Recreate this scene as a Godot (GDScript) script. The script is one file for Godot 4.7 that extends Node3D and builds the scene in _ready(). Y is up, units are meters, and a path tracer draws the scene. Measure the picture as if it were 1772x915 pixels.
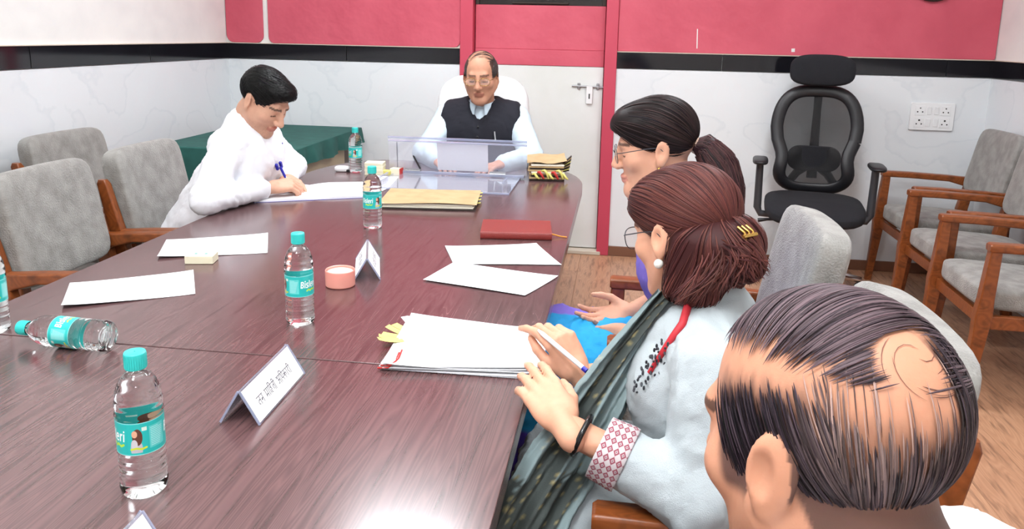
extends Node3D
# A meeting in an office room, built object by object. Units are metres, y is up; the back wall faces +z.

# ---------------------------------------------------------------- camera numbers (image taken as 1772 x 915)
const FOCAL := 1350.0
const MID := Vector2(886.0, 324.0)
const EYE := Vector3(0.0, 1.4, 0.0)
const TOP := 0.75            # height of the table top
const WALL_Z := -4.97
const WALL_L := -2.605
const WALL_R := 2.165
const ROOM_H := 2.9
const ROOM_NEAR := 3.2

var view: Basis
var M := {}
var taken := {}
var rng := RandomNumberGenerator.new()
var wave := FastNoiseLite.new()
var wave2 := FastNoiseLite.new()


func _ready() -> void:
	rng.seed = 7
	wave.seed = 3
	wave.frequency = 1.0
	wave2.seed = 11
	wave2.frequency = 1.0
	set_camera()
	set_light()
	make_materials()
	build_room()
	build_table()
	build_chairs()
	build_office_chair()
	build_executive_chair()
	build_side_desk()
	build_table_things()
	build_people()


func set_camera() -> void:
	var yaw := deg_to_rad(7.69)
	var down := deg_to_rad(11.07)
	var roll := deg_to_rad(1.21)
	var fw := Vector3(-sin(yaw) * cos(down), -sin(down), -cos(yaw) * cos(down))
	var r0 := Vector3(cos(yaw), 0, -sin(yaw))
	var u0 := r0.cross(fw)
	view = Basis(r0 * cos(roll) + u0 * sin(roll), u0 * cos(roll) - r0 * sin(roll), -fw)
	var cam := Camera3D.new()
	cam.name = "camera"
	add_child(cam)
	cam.transform = Transform3D(view, EYE)
	cam.set_frustum(915.0 / FOCAL * 0.05, Vector2(0, -(457.5 - MID.y) / FOCAL * 0.05), 0.05, 60.0)
	cam.current = true


func set_light() -> void:
	var world := WorldEnvironment.new()
	world.name = "environment"
	var e := Environment.new()
	e.background_mode = Environment.BG_COLOR
	e.background_color = Color(0.0, 0.0, 0.0)
	e.tonemap_mode = Environment.TONE_MAPPER_LINEAR
	e.tonemap_exposure = 1.01
	e.sdfgi_enabled = true
	e.ssao_enabled = true
	e.ssil_enabled = true
	world.environment = e
	add_child(world)
	# the speedlight on the camera, turned up so that the white ceiling spreads its light
	var flash := SpotLight3D.new()
	flash.name = "bounce_flash"
	flash.light_energy = 20.0
	flash.light_color = Color(0.97, 0.985, 1.0)
	flash.spot_range = 12.0
	flash.spot_angle = 55.0
	flash.spot_angle_attenuation = 0.6
	flash.spot_attenuation = 2.0
	flash.light_size = 0.04
	flash.shadow_enabled = true
	add_child(flash)
	flash.look_at_from_position(Vector3(-0.05, 1.62, 0.05), Vector3(-0.45, 2.9, -0.75), Vector3.RIGHT)


func at_z(x: float, y: float, z: float) -> Vector3:   # the point of the plane z seen at a pixel
	var d := view.x * (x - MID.x) - view.y * (y - MID.y) - view.z * FOCAL
	return EYE + d * ((z - EYE.z) / d.z)


func at_y(x: float, y: float, h: float) -> Vector3:   # the point of the level h seen at a pixel
	var d := view.x * (x - MID.x) - view.y * (y - MID.y) - view.z * FOCAL
	return EYE + d * ((h - EYE.y) / d.y)


func at_x(x: float, y: float, w: float) -> Vector3:
	var d := view.x * (x - MID.x) - view.y * (y - MID.y) - view.z * FOCAL
	return EYE + d * ((w - EYE.x) / d.x)


# ---------------------------------------------------------------- naming
func numbered(called: String) -> String:
	var n: int = taken.get(called, -1) + 1
	taken[called] = n
	return called if n == 0 else "%s_%03d" % [called, n]


func thing(called: String, label: String, category: String, at := Vector3.ZERO, turn := 0.0, group := "") -> Node3D:
	var o := Node3D.new()
	o.name = numbered(called)
	add_child(o)
	o.position = at
	o.rotation.y = turn
	tag(o, label, category, group)
	return o


func tag(o: Node, label: String, category: String, group := "") -> void:
	o.set_meta("label", label)
	o.set_meta("category", category)
	if group:
		o.set_meta("group", group)


func copy_of(o: Node3D, label: String, at: Vector3, turn: float, group := "") -> Node3D:
	var c: Node3D = o.duplicate()
	c.name = numbered(str(o.name).trim_suffix("_000"))
	add_child(c)
	c.position = at
	c.rotation.y = turn
	c.set_meta("label", label)
	if group:
		c.set_meta("group", group)
	return c


func put(called: String, mesh: Mesh, mat: Material, parent: Node) -> MeshInstance3D:
	var o := MeshInstance3D.new()
	o.name = called
	o.mesh = mesh
	o.material_override = mat
	parent.add_child(o, true)
	return o


func struct(called: String, mesh: Mesh, mat: Material, label := "", category := "") -> MeshInstance3D:
	var o := put(called, mesh, mat, self)
	o.set_meta("kind", "structure")
	if label:
		o.set_meta("label", label)
		o.set_meta("category", category)
	return o


# ---------------------------------------------------------------- mesh building
class Shape:
	var v := PackedVector3Array()
	var n := PackedVector3Array()
	var uv := PackedVector2Array()
	var c := PackedColorArray()
	var f := PackedInt32Array()
	var tint := Color.WHITE

	func add(p: Vector3, nor: Vector3, t := Vector2.ZERO) -> int:
		v.append(p)
		n.append(nor)
		uv.append(t)
		c.append(tint)
		return v.size() - 1

	func tri(a: int, b: int, d: int) -> void:
		var g := (v[b] - v[a]).cross(v[d] - v[a])
		if g.dot(n[a] + n[b] + n[d]) > 0.0:      # front faces run clockwise
			f.append_array([a, d, b])
		else:
			f.append_array([a, b, d])

	func quad(a: int, b: int, d: int, e: int) -> void:
		tri(a, b, d)
		tri(a, d, e)

	# a box with chamfered edges
	func box(at: Vector3, size: Vector3, bevel := 0.004, turn := Basis()) -> void:
		var h := size / 2.0
		var b := minf(bevel, minf(h.x, minf(h.y, h.z)) * 0.95)
		var id := {}
		for sx in [-1, 1]:
			for sy in [-1, 1]:
				for sz in [-1, 1]:
					for ax in 3:
						var s := Vector3(sx, sy, sz)
						var p := s * (h - Vector3(b, b, b))
						p[ax] = s[ax] * h[ax]
						var nor := Vector3.ZERO
						nor[ax] = s[ax]
						var t := Vector2(p[(ax + 1) % 3], p[(ax + 2) % 3])
						id[[sx, sy, sz, ax]] = add(at + turn * p, turn * nor, t)
		for ax in 3:
			var u := (ax + 1) % 3
			var w := (ax + 2) % 3
			for s in [-1, 1]:
				var q := []
				for k in [[-1, -1], [1, -1], [1, 1], [-1, 1]]:
					var key := [0, 0, 0, ax]
					key[ax] = s
					key[u] = k[0]
					key[w] = k[1]
					q.append(id[key])
				quad(q[0], q[1], q[2], q[3])
			for s in [-1, 1]:                     # the chamfers along this axis
				for t in [-1, 1]:
					var k0 := [0, 0, 0, u]
					k0[u] = s
					k0[w] = t
					var k1 := k0.duplicate()
					k1[3] = w
					var q := []
					for e in [[-1, k0], [1, k0], [1, k1], [-1, k1]]:
						var key: Array = e[1].duplicate()
						key[ax] = e[0]
						q.append(id[key])
					quad(q[0], q[1], q[2], q[3])
		for sx in [-1, 1]:
			for sy in [-1, 1]:
				for sz in [-1, 1]:
					tri(id[[sx, sy, sz, 0]], id[[sx, sy, sz, 1]], id[[sx, sy, sz, 2]])

	# rings of equal count, skinned; normals are averaged from the faces and turned outwards
	func loft(rings: Array, closed := true, cap_start := true, cap_end := true, outward := true) -> void:
		var m: int = rings[0].size()
		var base := v.size()
		var mid := Vector3.ZERO
		var total := 0
		for i in rings.size():
			for j in m:
				add(rings[i][j], Vector3.ZERO, Vector2(float(j) / m, float(i) / maxi(1, rings.size() - 1)))
				mid += rings[i][j]
				total += 1
		mid /= total
		var acc := PackedVector3Array()
		acc.resize(total)
		var faces := []
		for i in rings.size() - 1:
			for j in (m if closed else m - 1):
				var k := (j + 1) % m
				faces.append([i * m + j, i * m + k, (i + 1) * m + k, (i + 1) * m + j])
		var sense := 0.0
		for q in faces:
			var g := (v[base + q[2]] - v[base + q[0]]).cross(v[base + q[3]] - v[base + q[1]])
			for e in q:
				acc[e] += g
			if closed:
				var i: int = q[0] / m
				var rc := Vector3.ZERO
				for j in m:
					rc += rings[i][j]
				rc /= m
				sense += g.dot((v[base + q[0]] + v[base + q[2]]) / 2.0 - rc)
		var flip := -1.0 if closed and sense < 0.0 else 1.0
		if not outward:
			flip = -flip
		for i in total:
			n[base + i] = (acc[i] * flip).normalized()
		for q in faces:
			quad(base + q[0], base + q[1], base + q[2], base + q[3])
		for e in [[cap_start, 0, 1], [cap_end, rings.size() - 1, rings.size() - 2]]:
			if e[0] and closed:
				cap(rings[e[1]], rings[e[2]])

	func cap(ring, inner) -> void:
		var m: int = ring.size()
		var mid := Vector3.ZERO
		var other := Vector3.ZERO
		for j in m:
			mid += ring[j]
			other += inner[j]
		mid /= m
		other /= m
		var g := Vector3.ZERO
		for j in m:
			g += (ring[j] - mid).cross(ring[(j + 1) % m] - mid)
		g = g.normalized() if g.length() > 1e-12 else (mid - other).normalized()
		if g.dot(mid - other) < 0.0:
			g = -g
		var at := add(mid, g, Vector2(0.5, 0.5))
		var ids := []
		for j in m:
			ids.append(add(ring[j], g, Vector2(0.5 + 0.5 * cos(TAU * j / m), 0.5 + 0.5 * sin(TAU * j / m))))
		for j in m:
			tri(at, ids[j], ids[(j + 1) % m])

	# a tube through points; radius is a number or a list
	func tube(points: Array, radius, sides := 8, caps := true, flat := 1.0, side_hint := Vector3.ZERO) -> void:
		var rings := []
		var last := Vector3.ZERO
		for i in points.size():
			var d: Vector3 = (points[mini(i + 1, points.size() - 1)] - points[maxi(i - 1, 0)]).normalized()
			var side: Vector3
			if i == 0:
				side = side_hint if side_hint != Vector3.ZERO else (Vector3.RIGHT if absf(d.x) < 0.8 else Vector3.UP)
			else:
				side = last
			side = (side - d * side.dot(d)).normalized()
			last = side
			var up := d.cross(side)
			var r: float = radius[i] if radius is Array or radius is PackedFloat32Array else radius
			var ring := PackedVector3Array()
			for j in sides:
				var a := TAU * j / sides
				ring.append(points[i] + (side * cos(a) + up * sin(a) * flat) * r)
			rings.append(ring)
		loft(rings, true, caps, caps)

	# profile of (radius, height) points turned round y
	func lathe(profile: Array, sides := 32, at := Transform3D(), caps := true) -> void:
		var rings := []
		for p in profile:
			var ring := PackedVector3Array()
			for j in sides:
				var a := TAU * j / sides
				ring.append(at * Vector3(p.x * cos(a), p.y, p.x * sin(a)))
			rings.append(ring)
		loft(rings, true, caps, caps)

	# flat polygon (x, y) given a thickness along z, bevelled a little
	func slab(poly: PackedVector2Array, depth: float, at := Transform3D(), bevel := 0.002) -> void:
		var inner := poly
		if bevel > 0.0:
			var shrunk := Geometry2D.offset_polygon(poly, -bevel)
			if shrunk.size() == 1 and shrunk[0].size() == poly.size():
				# match the starting corner
				var best := 0
				for i in shrunk[0].size():
					if shrunk[0][i].distance_to(poly[0]) < shrunk[0][best].distance_to(poly[0]):
						best = i
				inner = PackedVector2Array()
				for i in poly.size():
					inner.append(shrunk[0][(best + i) % poly.size()])
				if inner[1].distance_to(poly[1]) > inner[poly.size() - 1].distance_to(poly[1]):
					inner = poly
		var ts := Geometry2D.triangulate_polygon(inner)
		for s in [-1.0, 1.0]:
			var ids := []
			for p in inner:
				ids.append(add(at * Vector3(p.x, p.y, s * depth / 2.0), at.basis * Vector3(0, 0, s), p))
			for i in range(0, ts.size(), 3):
				tri(ids[ts[i]], ids[ts[i + 1]], ids[ts[i + 2]])
		var m := poly.size()
		var ccw := not Geometry2D.is_polygon_clockwise(poly)
		for i in m:
			var a := poly[i]
			var b := poly[(i + 1) % m]
			var dir := (b - a).normalized()
			var nor := Vector2(dir.y, -dir.x) * (1.0 if ccw else -1.0)
			var n3 := at.basis * Vector3(nor.x, nor.y, 0)
			var h := depth / 2.0 - bevel
			var q := []
			for e in [[a, -h], [b, -h], [b, h], [a, h]]:
				q.append(add(at * Vector3(e[0].x, e[0].y, e[1]), n3, Vector2(e[1], i)))
			quad(q[0], q[1], q[2], q[3])
			if bevel > 0.0:
				for s in [-1.0, 1.0]:
					var ia := inner[i]
					var ib := inner[(i + 1) % m]
					var nn := (n3 + at.basis * Vector3(0, 0, s)).normalized()
					var w := []
					for e in [[a, s * h, n3], [b, s * h, n3], [ib, s * depth / 2.0, at.basis * Vector3(0, 0, s)], [ia, s * depth / 2.0, at.basis * Vector3(0, 0, s)]]:
						w.append(add(at * Vector3(e[0].x, e[0].y, e[1]), e[2], Vector2(e[1], i)))
					quad(w[0], w[1], w[2], w[3])

	# a sheet: rows of points, both faces drawn by the renderer
	func sheet(rows: Array) -> void:
		loft(rows, false)

	func ball(at: Vector3, r: Vector3, turn := Basis(), seg := 16, rows := 10) -> void:
		var rings := []
		for i in rows + 1:
			var a := -PI / 2 + PI * i / rows
			var ring := PackedVector3Array()
			for j in seg:
				var b := TAU * j / seg
				ring.append(at + turn * Vector3(r.x * maxf(cos(a), 0.001) * cos(b), r.y * sin(a), r.z * maxf(cos(a), 0.001) * sin(b)))
			rings.append(ring)
		loft(rings, true, false, false)

	func moved(x: Transform3D) -> Shape:
		for i in v.size():
			v[i] = x * v[i]
			n[i] = (x.basis * n[i]).normalized()
		return self

	func join(o: Shape) -> void:
		var base := v.size()
		v.append_array(o.v)
		n.append_array(o.n)
		uv.append_array(o.uv)
		c.append_array(o.c)
		for i in o.f:
			f.append(i + base)

	func mesh() -> ArrayMesh:
		var a := []
		a.resize(Mesh.ARRAY_MAX)
		a[Mesh.ARRAY_VERTEX] = v
		a[Mesh.ARRAY_NORMAL] = n
		a[Mesh.ARRAY_TEX_UV] = uv
		a[Mesh.ARRAY_COLOR] = c
		a[Mesh.ARRAY_INDEX] = f
		var m := ArrayMesh.new()
		m.add_surface_from_arrays(Mesh.PRIMITIVE_TRIANGLES, a)
		return m


func box_mesh(at: Vector3, size: Vector3, bevel := 0.004, turn := Basis()) -> ArrayMesh:
	var s := Shape.new()
	s.box(at, size, bevel, turn)
	return s.mesh()


func tube_mesh(points: Array, radius, sides := 10, caps := true) -> ArrayMesh:
	var s := Shape.new()
	s.tube(points, radius, sides, caps)
	return s.mesh()


# a cushion: a rounded box with bulging faces (superellipsoid), axes x, y, z half sizes
func cushion(at: Vector3, half: Vector3, turn := Basis(), power := 5.0, seg := 44, rows := 26, puff := 0.0) -> Shape:
	var s := Shape.new()
	var rings := []
	for i in rows + 1:
		var a := -PI / 2 + PI * i / rows
		var ring := PackedVector3Array()
		for j in seg:
			var b := TAU * j / seg
			var d := Vector3(cos(a) * cos(b), sin(a), cos(a) * sin(b))
			var k := pow(pow(absf(d.x), power) + pow(absf(d.y), power) + pow(absf(d.z), power), -1.0 / power)
			var p := d * k
			var grow := 1.0 + puff * (1.0 - p.x * p.x) * (1.0 - p.z * p.z)
			ring.append(at + turn * Vector3(p.x * half.x, p.y * half.y * grow, p.z * half.z))
		rings.append(ring)
	s.loft(rings, true, false, false)
	return s


func rounded(w: float, h: float, r: float, steps := 6) -> PackedVector2Array:
	var p := PackedVector2Array()
	for k in 4:
		var cx := (w / 2 - r) * (1 if k in [0, 3] else -1)
		var cy := (h / 2 - r) * (1 if k in [0, 1] else -1)
		for i in steps + 1:
			var a := PI / 2 * k + PI / 2 * i / steps
			p.append(Vector2(cx + r * cos(a), cy + r * sin(a)))
	return p


# ---------------------------------------------------------------- materials
func flat(called: String, color: Color, rough := 0.6, metal := 0.0, spec := 0.5) -> StandardMaterial3D:
	var m := StandardMaterial3D.new()
	m.resource_name = called
	m.albedo_color = color
	m.roughness = rough
	m.metallic = metal
	m.metallic_specular = spec
	M[called] = m
	return m


func rgb(r: int, g: int, b: int) -> Color:
	return Color(r / 255.0, g / 255.0, b / 255.0)


func lin(r: int, g: int, b: int) -> Color:
	return rgb(r, g, b).srgb_to_linear()


func noise_tex(seed_: int, freq: float, stops: Array, octaves := 3, size := 512, kind := FastNoiseLite.TYPE_SIMPLEX_SMOOTH, warp := 0.0) -> NoiseTexture2D:
	var n := FastNoiseLite.new()
	n.noise_type = kind
	n.seed = seed_
	n.frequency = freq
	n.fractal_octaves = octaves
	if warp > 0.0:
		n.domain_warp_enabled = true
		n.domain_warp_amplitude = warp
		n.domain_warp_frequency = freq
	var t := NoiseTexture2D.new()
	t.width = size
	t.height = size
	t.seamless = true
	t.noise = n
	if stops:
		var g := Gradient.new()
		var off := PackedFloat32Array()
		var col := PackedColorArray()
		for s in stops:
			off.append(s[0])
			col.append(s[1])
		g.offsets = off
		g.colors = col
		t.color_ramp = g
	return t


func bumps(seed_: int, freq: float, strength: float, octaves := 3, size := 512) -> NoiseTexture2D:
	var t := noise_tex(seed_, freq, [], octaves, size)
	t.as_normal_map = true
	t.bump_strength = strength
	return t


# wood: growth rings as contours of a noise drawn out along the grain, with fine pores over it
func wood(called: String, dark: Color, light: Color, seed_: int, scale: Vector3, rough: float, bands := 9, spec := 0.5) -> StandardMaterial3D:
	var m := flat(called, Color.WHITE, rough, 0.0, spec)
	var stops := []
	for i in bands * 2 + 1:
		var k := float(i) / (bands * 2)
		stops.append([k, light.lerp(dark, 0.15 if i % 2 == 0 else 0.85)])
	m.albedo_texture = noise_tex(seed_, 0.0035, stops, 2, 1024)
	m.uv1_triplanar = true
	m.uv1_scale = scale
	m.detail_enabled = true
	m.detail_blend_mode = BaseMaterial3D.BLEND_MODE_MUL
	m.detail_albedo = noise_tex(seed_ + 5, 0.02, [[0.0, Color(0.72, 0.7, 0.7)], [0.45, Color(1, 1, 1)], [1.0, Color(1, 1, 1)]], 4, 512)
	m.detail_uv_layer = BaseMaterial3D.DETAIL_UV_1
	return m


func make_materials() -> void:
	var m: StandardMaterial3D
	# painted and tiled walls
	m = flat("pink_paint", Color.WHITE, 0.55)
	m.albedo_texture = noise_tex(1, 0.004, [[0.0, rgb(194, 77, 96)], [0.5, rgb(202, 84, 103)], [1.0, rgb(208, 91, 109)]], 4, 1024)
	m.uv1_triplanar = true
	m.uv1_world_triplanar = true
	m.uv1_scale = Vector3(0.6, 0.6, 0.6)
	m.normal_enabled = true
	m.normal_texture = bumps(2, 0.03, 3.0)
	m.normal_scale = 0.25
	m = flat("jamb_paint", rgb(196, 70, 92), 0.4)
	m = flat("white_paint", Color.WHITE, 0.6)
	m.albedo_texture = noise_tex(4, 0.005, [[0.0, rgb(226, 226, 224)], [0.6, rgb(234, 234, 231)], [1.0, rgb(238, 238, 234)]], 4, 512)
	m.uv1_triplanar = true
	m.uv1_world_triplanar = true
	flat("ceiling_paint", rgb(240, 240, 238), 0.8)
	m = flat("marble", Color.WHITE, 0.16)
	m.albedo_texture = noise_tex(9, 0.0022, [[0.0, rgb(226, 230, 234)], [0.44, rgb(228, 232, 235)], [0.497, rgb(221, 226, 230)], [0.52, rgb(228, 232, 235)], [1.0, rgb(231, 234, 237)]], 5, 1024, FastNoiseLite.TYPE_SIMPLEX_SMOOTH, 40.0)
	m.uv1_triplanar = true
	m.uv1_world_triplanar = true
	m.uv1_scale = Vector3(0.55, 0.55, 0.55)
	m = flat("black_tile", rgb(27, 27, 32), 0.08)
	m.albedo_texture = noise_tex(10, 0.006, [[0.0, rgb(190, 190, 200)], [1.0, rgb(255, 255, 255)]], 4)
	m.uv1_triplanar = true
	flat("grout", rgb(214, 203, 186), 0.8)
	m = flat("door_white", rgb(228, 231, 230), 0.32)
	m.albedo_texture = noise_tex(12, 0.004, [[0.0, rgb(244, 244, 240)], [1.0, rgb(255, 255, 255)]], 4)
	m.uv1_triplanar = true
	flat("dark_glass", rgb(42, 38, 38), 0.12)
	flat("skirting", rgb(124, 84, 64), 0.4)
	# floor boards
	for k in 3:
		wood("floor_%d" % k, [rgb(176, 130, 100), rgb(181, 135, 104), rgb(172, 127, 98)][k], [rgb(196, 151, 119), rgb(200, 155, 123), rgb(192, 147, 116)][k], 20 + k, Vector3(3.2, 1, 0.4), 0.38, 7)
	# furniture
	wood("table_wood", rgb(80, 56, 57), rgb(106, 77, 77), 31, Vector3(4.6, 4.6, 0.24), 0.2, 10, 0.7)
	M["table_wood"].uv1_world_triplanar = true
	flat("table_edge", rgb(84, 62, 60), 0.2)
	flat("table_base", rgb(52, 33, 31), 0.45)
	wood("chair_wood", rgb(120, 62, 27), rgb(146, 80, 39), 41, Vector3(5, 1.6, 1.6), 0.32, 6)
	m = flat("grey_fabric", Color.WHITE, 0.95)
	m.albedo_texture = noise_tex(51, 0.012, [[0.0, rgb(122, 120, 116)], [0.5, rgb(143, 141, 137)], [1.0, rgb(160, 158, 154)]], 5, 512)
	m.uv1_triplanar = true
	m.uv1_scale = Vector3(2.2, 2.2, 2.2)
	m.normal_enabled = true
	m.normal_texture = bumps(52, 0.12, 6.0, 2)
	m.normal_scale = 0.4
	m.rim_enabled = true
	m.rim = 0.35
	m.rim_tint = 0.4
	m = flat("black_fabric", rgb(26, 27, 33), 0.9)
	m.normal_enabled = true
	m.normal_texture = bumps(53, 0.15, 6.0, 2)
	m.uv1_triplanar = true
	m.uv1_scale = Vector3(4, 4, 4)
	m = flat("mesh_fabric", Color(0.09, 0.09, 0.1, 0.72), 0.7)
	m.transparency = BaseMaterial3D.TRANSPARENCY_ALPHA
	flat("black_plastic", rgb(24, 24, 28), 0.4)
	flat("dark_grey_plastic", rgb(62, 62, 66), 0.35)
	flat("chrome", rgb(210, 212, 215), 0.15, 1.0)
	m = flat("white_towel", rgb(236, 238, 240), 0.95)
	m.normal_enabled = true
	m.normal_texture = bumps(54, 0.1, 6.0, 3)
	m.uv1_triplanar = true
	m.uv1_scale = Vector3(4, 4, 4)
	m = flat("green_cloth", Color.WHITE, 0.85)
	m.albedo_texture = noise_tex(55, 0.02, [[0.0, rgb(28, 80, 74)], [1.0, rgb(38, 96, 89)]], 4)
	m.uv1_triplanar = true
	flat("beige_panel", rgb(196, 182, 150), 0.5)
	# things on the table
	m = flat("paper", rgb(243, 243, 246), 0.75)
	m.backlight_enabled = true
	m.backlight = Color(0.25, 0.25, 0.25)
	flat("teal_plastic", rgb(52, 196, 190), 0.3)
	m = flat("clear_plastic", Color(0.95, 0.98, 1.0, 0.06), 0.05)
	m.transparency = BaseMaterial3D.TRANSPARENCY_ALPHA
	m = flat("water", Color(0.98, 1.0, 1.0, 0.0), 0.0)
	m.refraction_enabled = true
	m.refraction_scale = 0.033
	m = flat("acrylic", Color(0.86, 0.88, 0.97, 0.13), 0.05)
	m.transparency = BaseMaterial3D.TRANSPARENCY_ALPHA
	m = flat("acrylic_edge", Color(0.68, 0.72, 0.83, 0.45), 0.1)
	m.transparency = BaseMaterial3D.TRANSPARENCY_ALPHA
	m = flat("manila", Color.WHITE, 0.8)
	m.albedo_texture = noise_tex(61, 0.01, [[0.0, rgb(176, 148, 108)], [0.5, rgb(186, 158, 117)], [1.0, rgb(194, 167, 127)]], 4)
	m.uv1_triplanar = true
	m.uv1_scale = Vector3(2, 2, 2)
	flat("dark_board", rgb(50, 40, 34), 0.7)
	m = flat("diary_leather", rgb(134, 42, 36), 0.42)
	m.normal_enabled = true
	m.normal_texture = bumps(62, 0.08, 5.0, 3)
	m.normal_scale = 0.4
	m.uv1_triplanar = true
	m.uv1_scale = Vector3(6, 6, 6)
	flat("page_edge", rgb(232, 226, 210), 0.8)
	flat("orange_ribbon", rgb(214, 140, 40), 0.5)
	flat("yellow_tag", rgb(218, 208, 116), 0.7)
	flat("red_tag", rgb(190, 48, 44), 0.7)
	flat("brass", rgb(196, 158, 84), 0.28, 1.0)
	flat("steel", rgb(176, 178, 182), 0.3, 1.0)
	flat("pink_cup", rgb(252, 178, 163), 0.25)
	M["pink_cup"].backlight_enabled = true
	M["pink_cup"].backlight = Color(0.7, 0.35, 0.3)
	flat("pale_sponge", rgb(252, 208, 198), 0.6)
	flat("cream_card", rgb(232, 226, 200), 0.6)
	flat("white_plastic", rgb(236, 237, 238), 0.35)
	flat("socket_hole", rgb(46, 46, 48), 0.6)
	flat("blue_ink_plastic", rgb(36, 34, 160), 0.3)
	flat("black_bangle", rgb(20, 20, 22), 0.15)
	flat("pearl", rgb(238, 234, 226), 0.2)
	m = flat("lens", Color(0.95, 0.97, 1.0, 0.08), 0.04)
	m.transparency = BaseMaterial3D.TRANSPARENCY_ALPHA
	flat("gold_frame", rgb(190, 160, 100), 0.25, 1.0)
	flat("grey_frame", rgb(70, 72, 78), 0.3, 0.8)
	m = flat("panel_glow", rgb(255, 255, 255), 0.6)
	m.emission_enabled = true
	m.emission = Color(0.97, 0.985, 1.0)
	m.emission_energy_multiplier = 3.0
	flat("lamp_frame", rgb(235, 235, 235), 0.5)
	# people
	m = flat("skin", Color.WHITE, 0.5, 0.0, 0.4)
	m.vertex_color_use_as_albedo = true
	m.subsurf_scatter_enabled = true
	m.subsurf_scatter_strength = 0.05
	m.normal_enabled = true
	m.normal_texture = bumps(71, 0.09, 3.0, 3)
	m.normal_scale = 0.12
	m.uv1_triplanar = true
	m.uv1_scale = Vector3(9, 9, 9)
	m = flat("hair", Color.WHITE, 0.5, 0.0, 0.28)
	m.vertex_color_use_as_albedo = true
	for a in [["white_shirt", rgb(236, 238, 244)], ["blue_shirt", rgb(196, 214, 226)], ["vest_cloth", rgb(22, 23, 34)], ["trousers", rgb(48, 50, 58)]]:
		m = flat(a[0], a[1], 0.9)
		m.normal_enabled = true
		m.normal_texture = bumps(81, 0.16, 4.0, 2)
		m.normal_scale = 0.3
		m.uv1_triplanar = true
		m.uv1_scale = Vector3(5, 5, 5)
	m = flat("cloth_tinted", Color.WHITE, 0.85)          # colour from the vertices: woven and printed dress cloth
	m.vertex_color_use_as_albedo = true
	m.normal_enabled = true
	m.normal_texture = bumps(82, 0.16, 4.0, 2)
	m.normal_scale = 0.35
	m.uv1_triplanar = true
	m.uv1_scale = Vector3(5, 5, 5)


# ---------------------------------------------------------------- the room
const BAND_LO := 1.208
const BAND_HI := 1.306

func tile_row(parent: Node3D, from: Vector3, along: Vector3, out: Vector3, length: float, first: float, each: float) -> void:
	# black border tiles with fine pale joints, standing a little proud of the wall
	var done := 0.0
	var w := first
	while done < length - 0.01:
		w = minf(w, length - done)
		var s := Shape.new()
		s.box(Vector3.ZERO, Vector3(w - 0.003, BAND_HI - BAND_LO, 0.016), 0.002)
		var o := put("border_tile", s.mesh(), M.black_tile, parent)
		var turn := Basis(along, Vector3.UP, along.cross(Vector3.UP))
		o.transform = Transform3D(turn, from + along * (done + w / 2) + Vector3.UP * (BAND_LO + BAND_HI) / 2 + out * 0.008)
		done += w
		w = each


func pink_panel(parent: Node3D, x0: float, x1: float, r: float) -> void:
	var w := x1 - x0
	var y0 := BAND_HI + 0.006
	var h := ROOM_H - y0
	var p := PackedVector2Array()
	for k in 4:
		var rr := r if k in [2, 3] else 0.01
		var cx := (w / 2 - rr) * (1 if k in [0, 3] else -1)
		var cy := (h / 2 - rr) * (1 if k in [0, 1] else -1)
		for i in 6:
			var a := PI / 2 * k + PI / 2 * i / 5.0
			p.append(Vector2(cx + rr * cos(a), cy + rr * sin(a)))
	var s := Shape.new()
	s.slab(p, 0.012, Transform3D(Basis(), Vector3((x0 + x1) / 2, y0 + h / 2, WALL_Z + 0.006)), 0.003)
	put("wall_panel", s.mesh(), M.pink_paint, parent)


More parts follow.
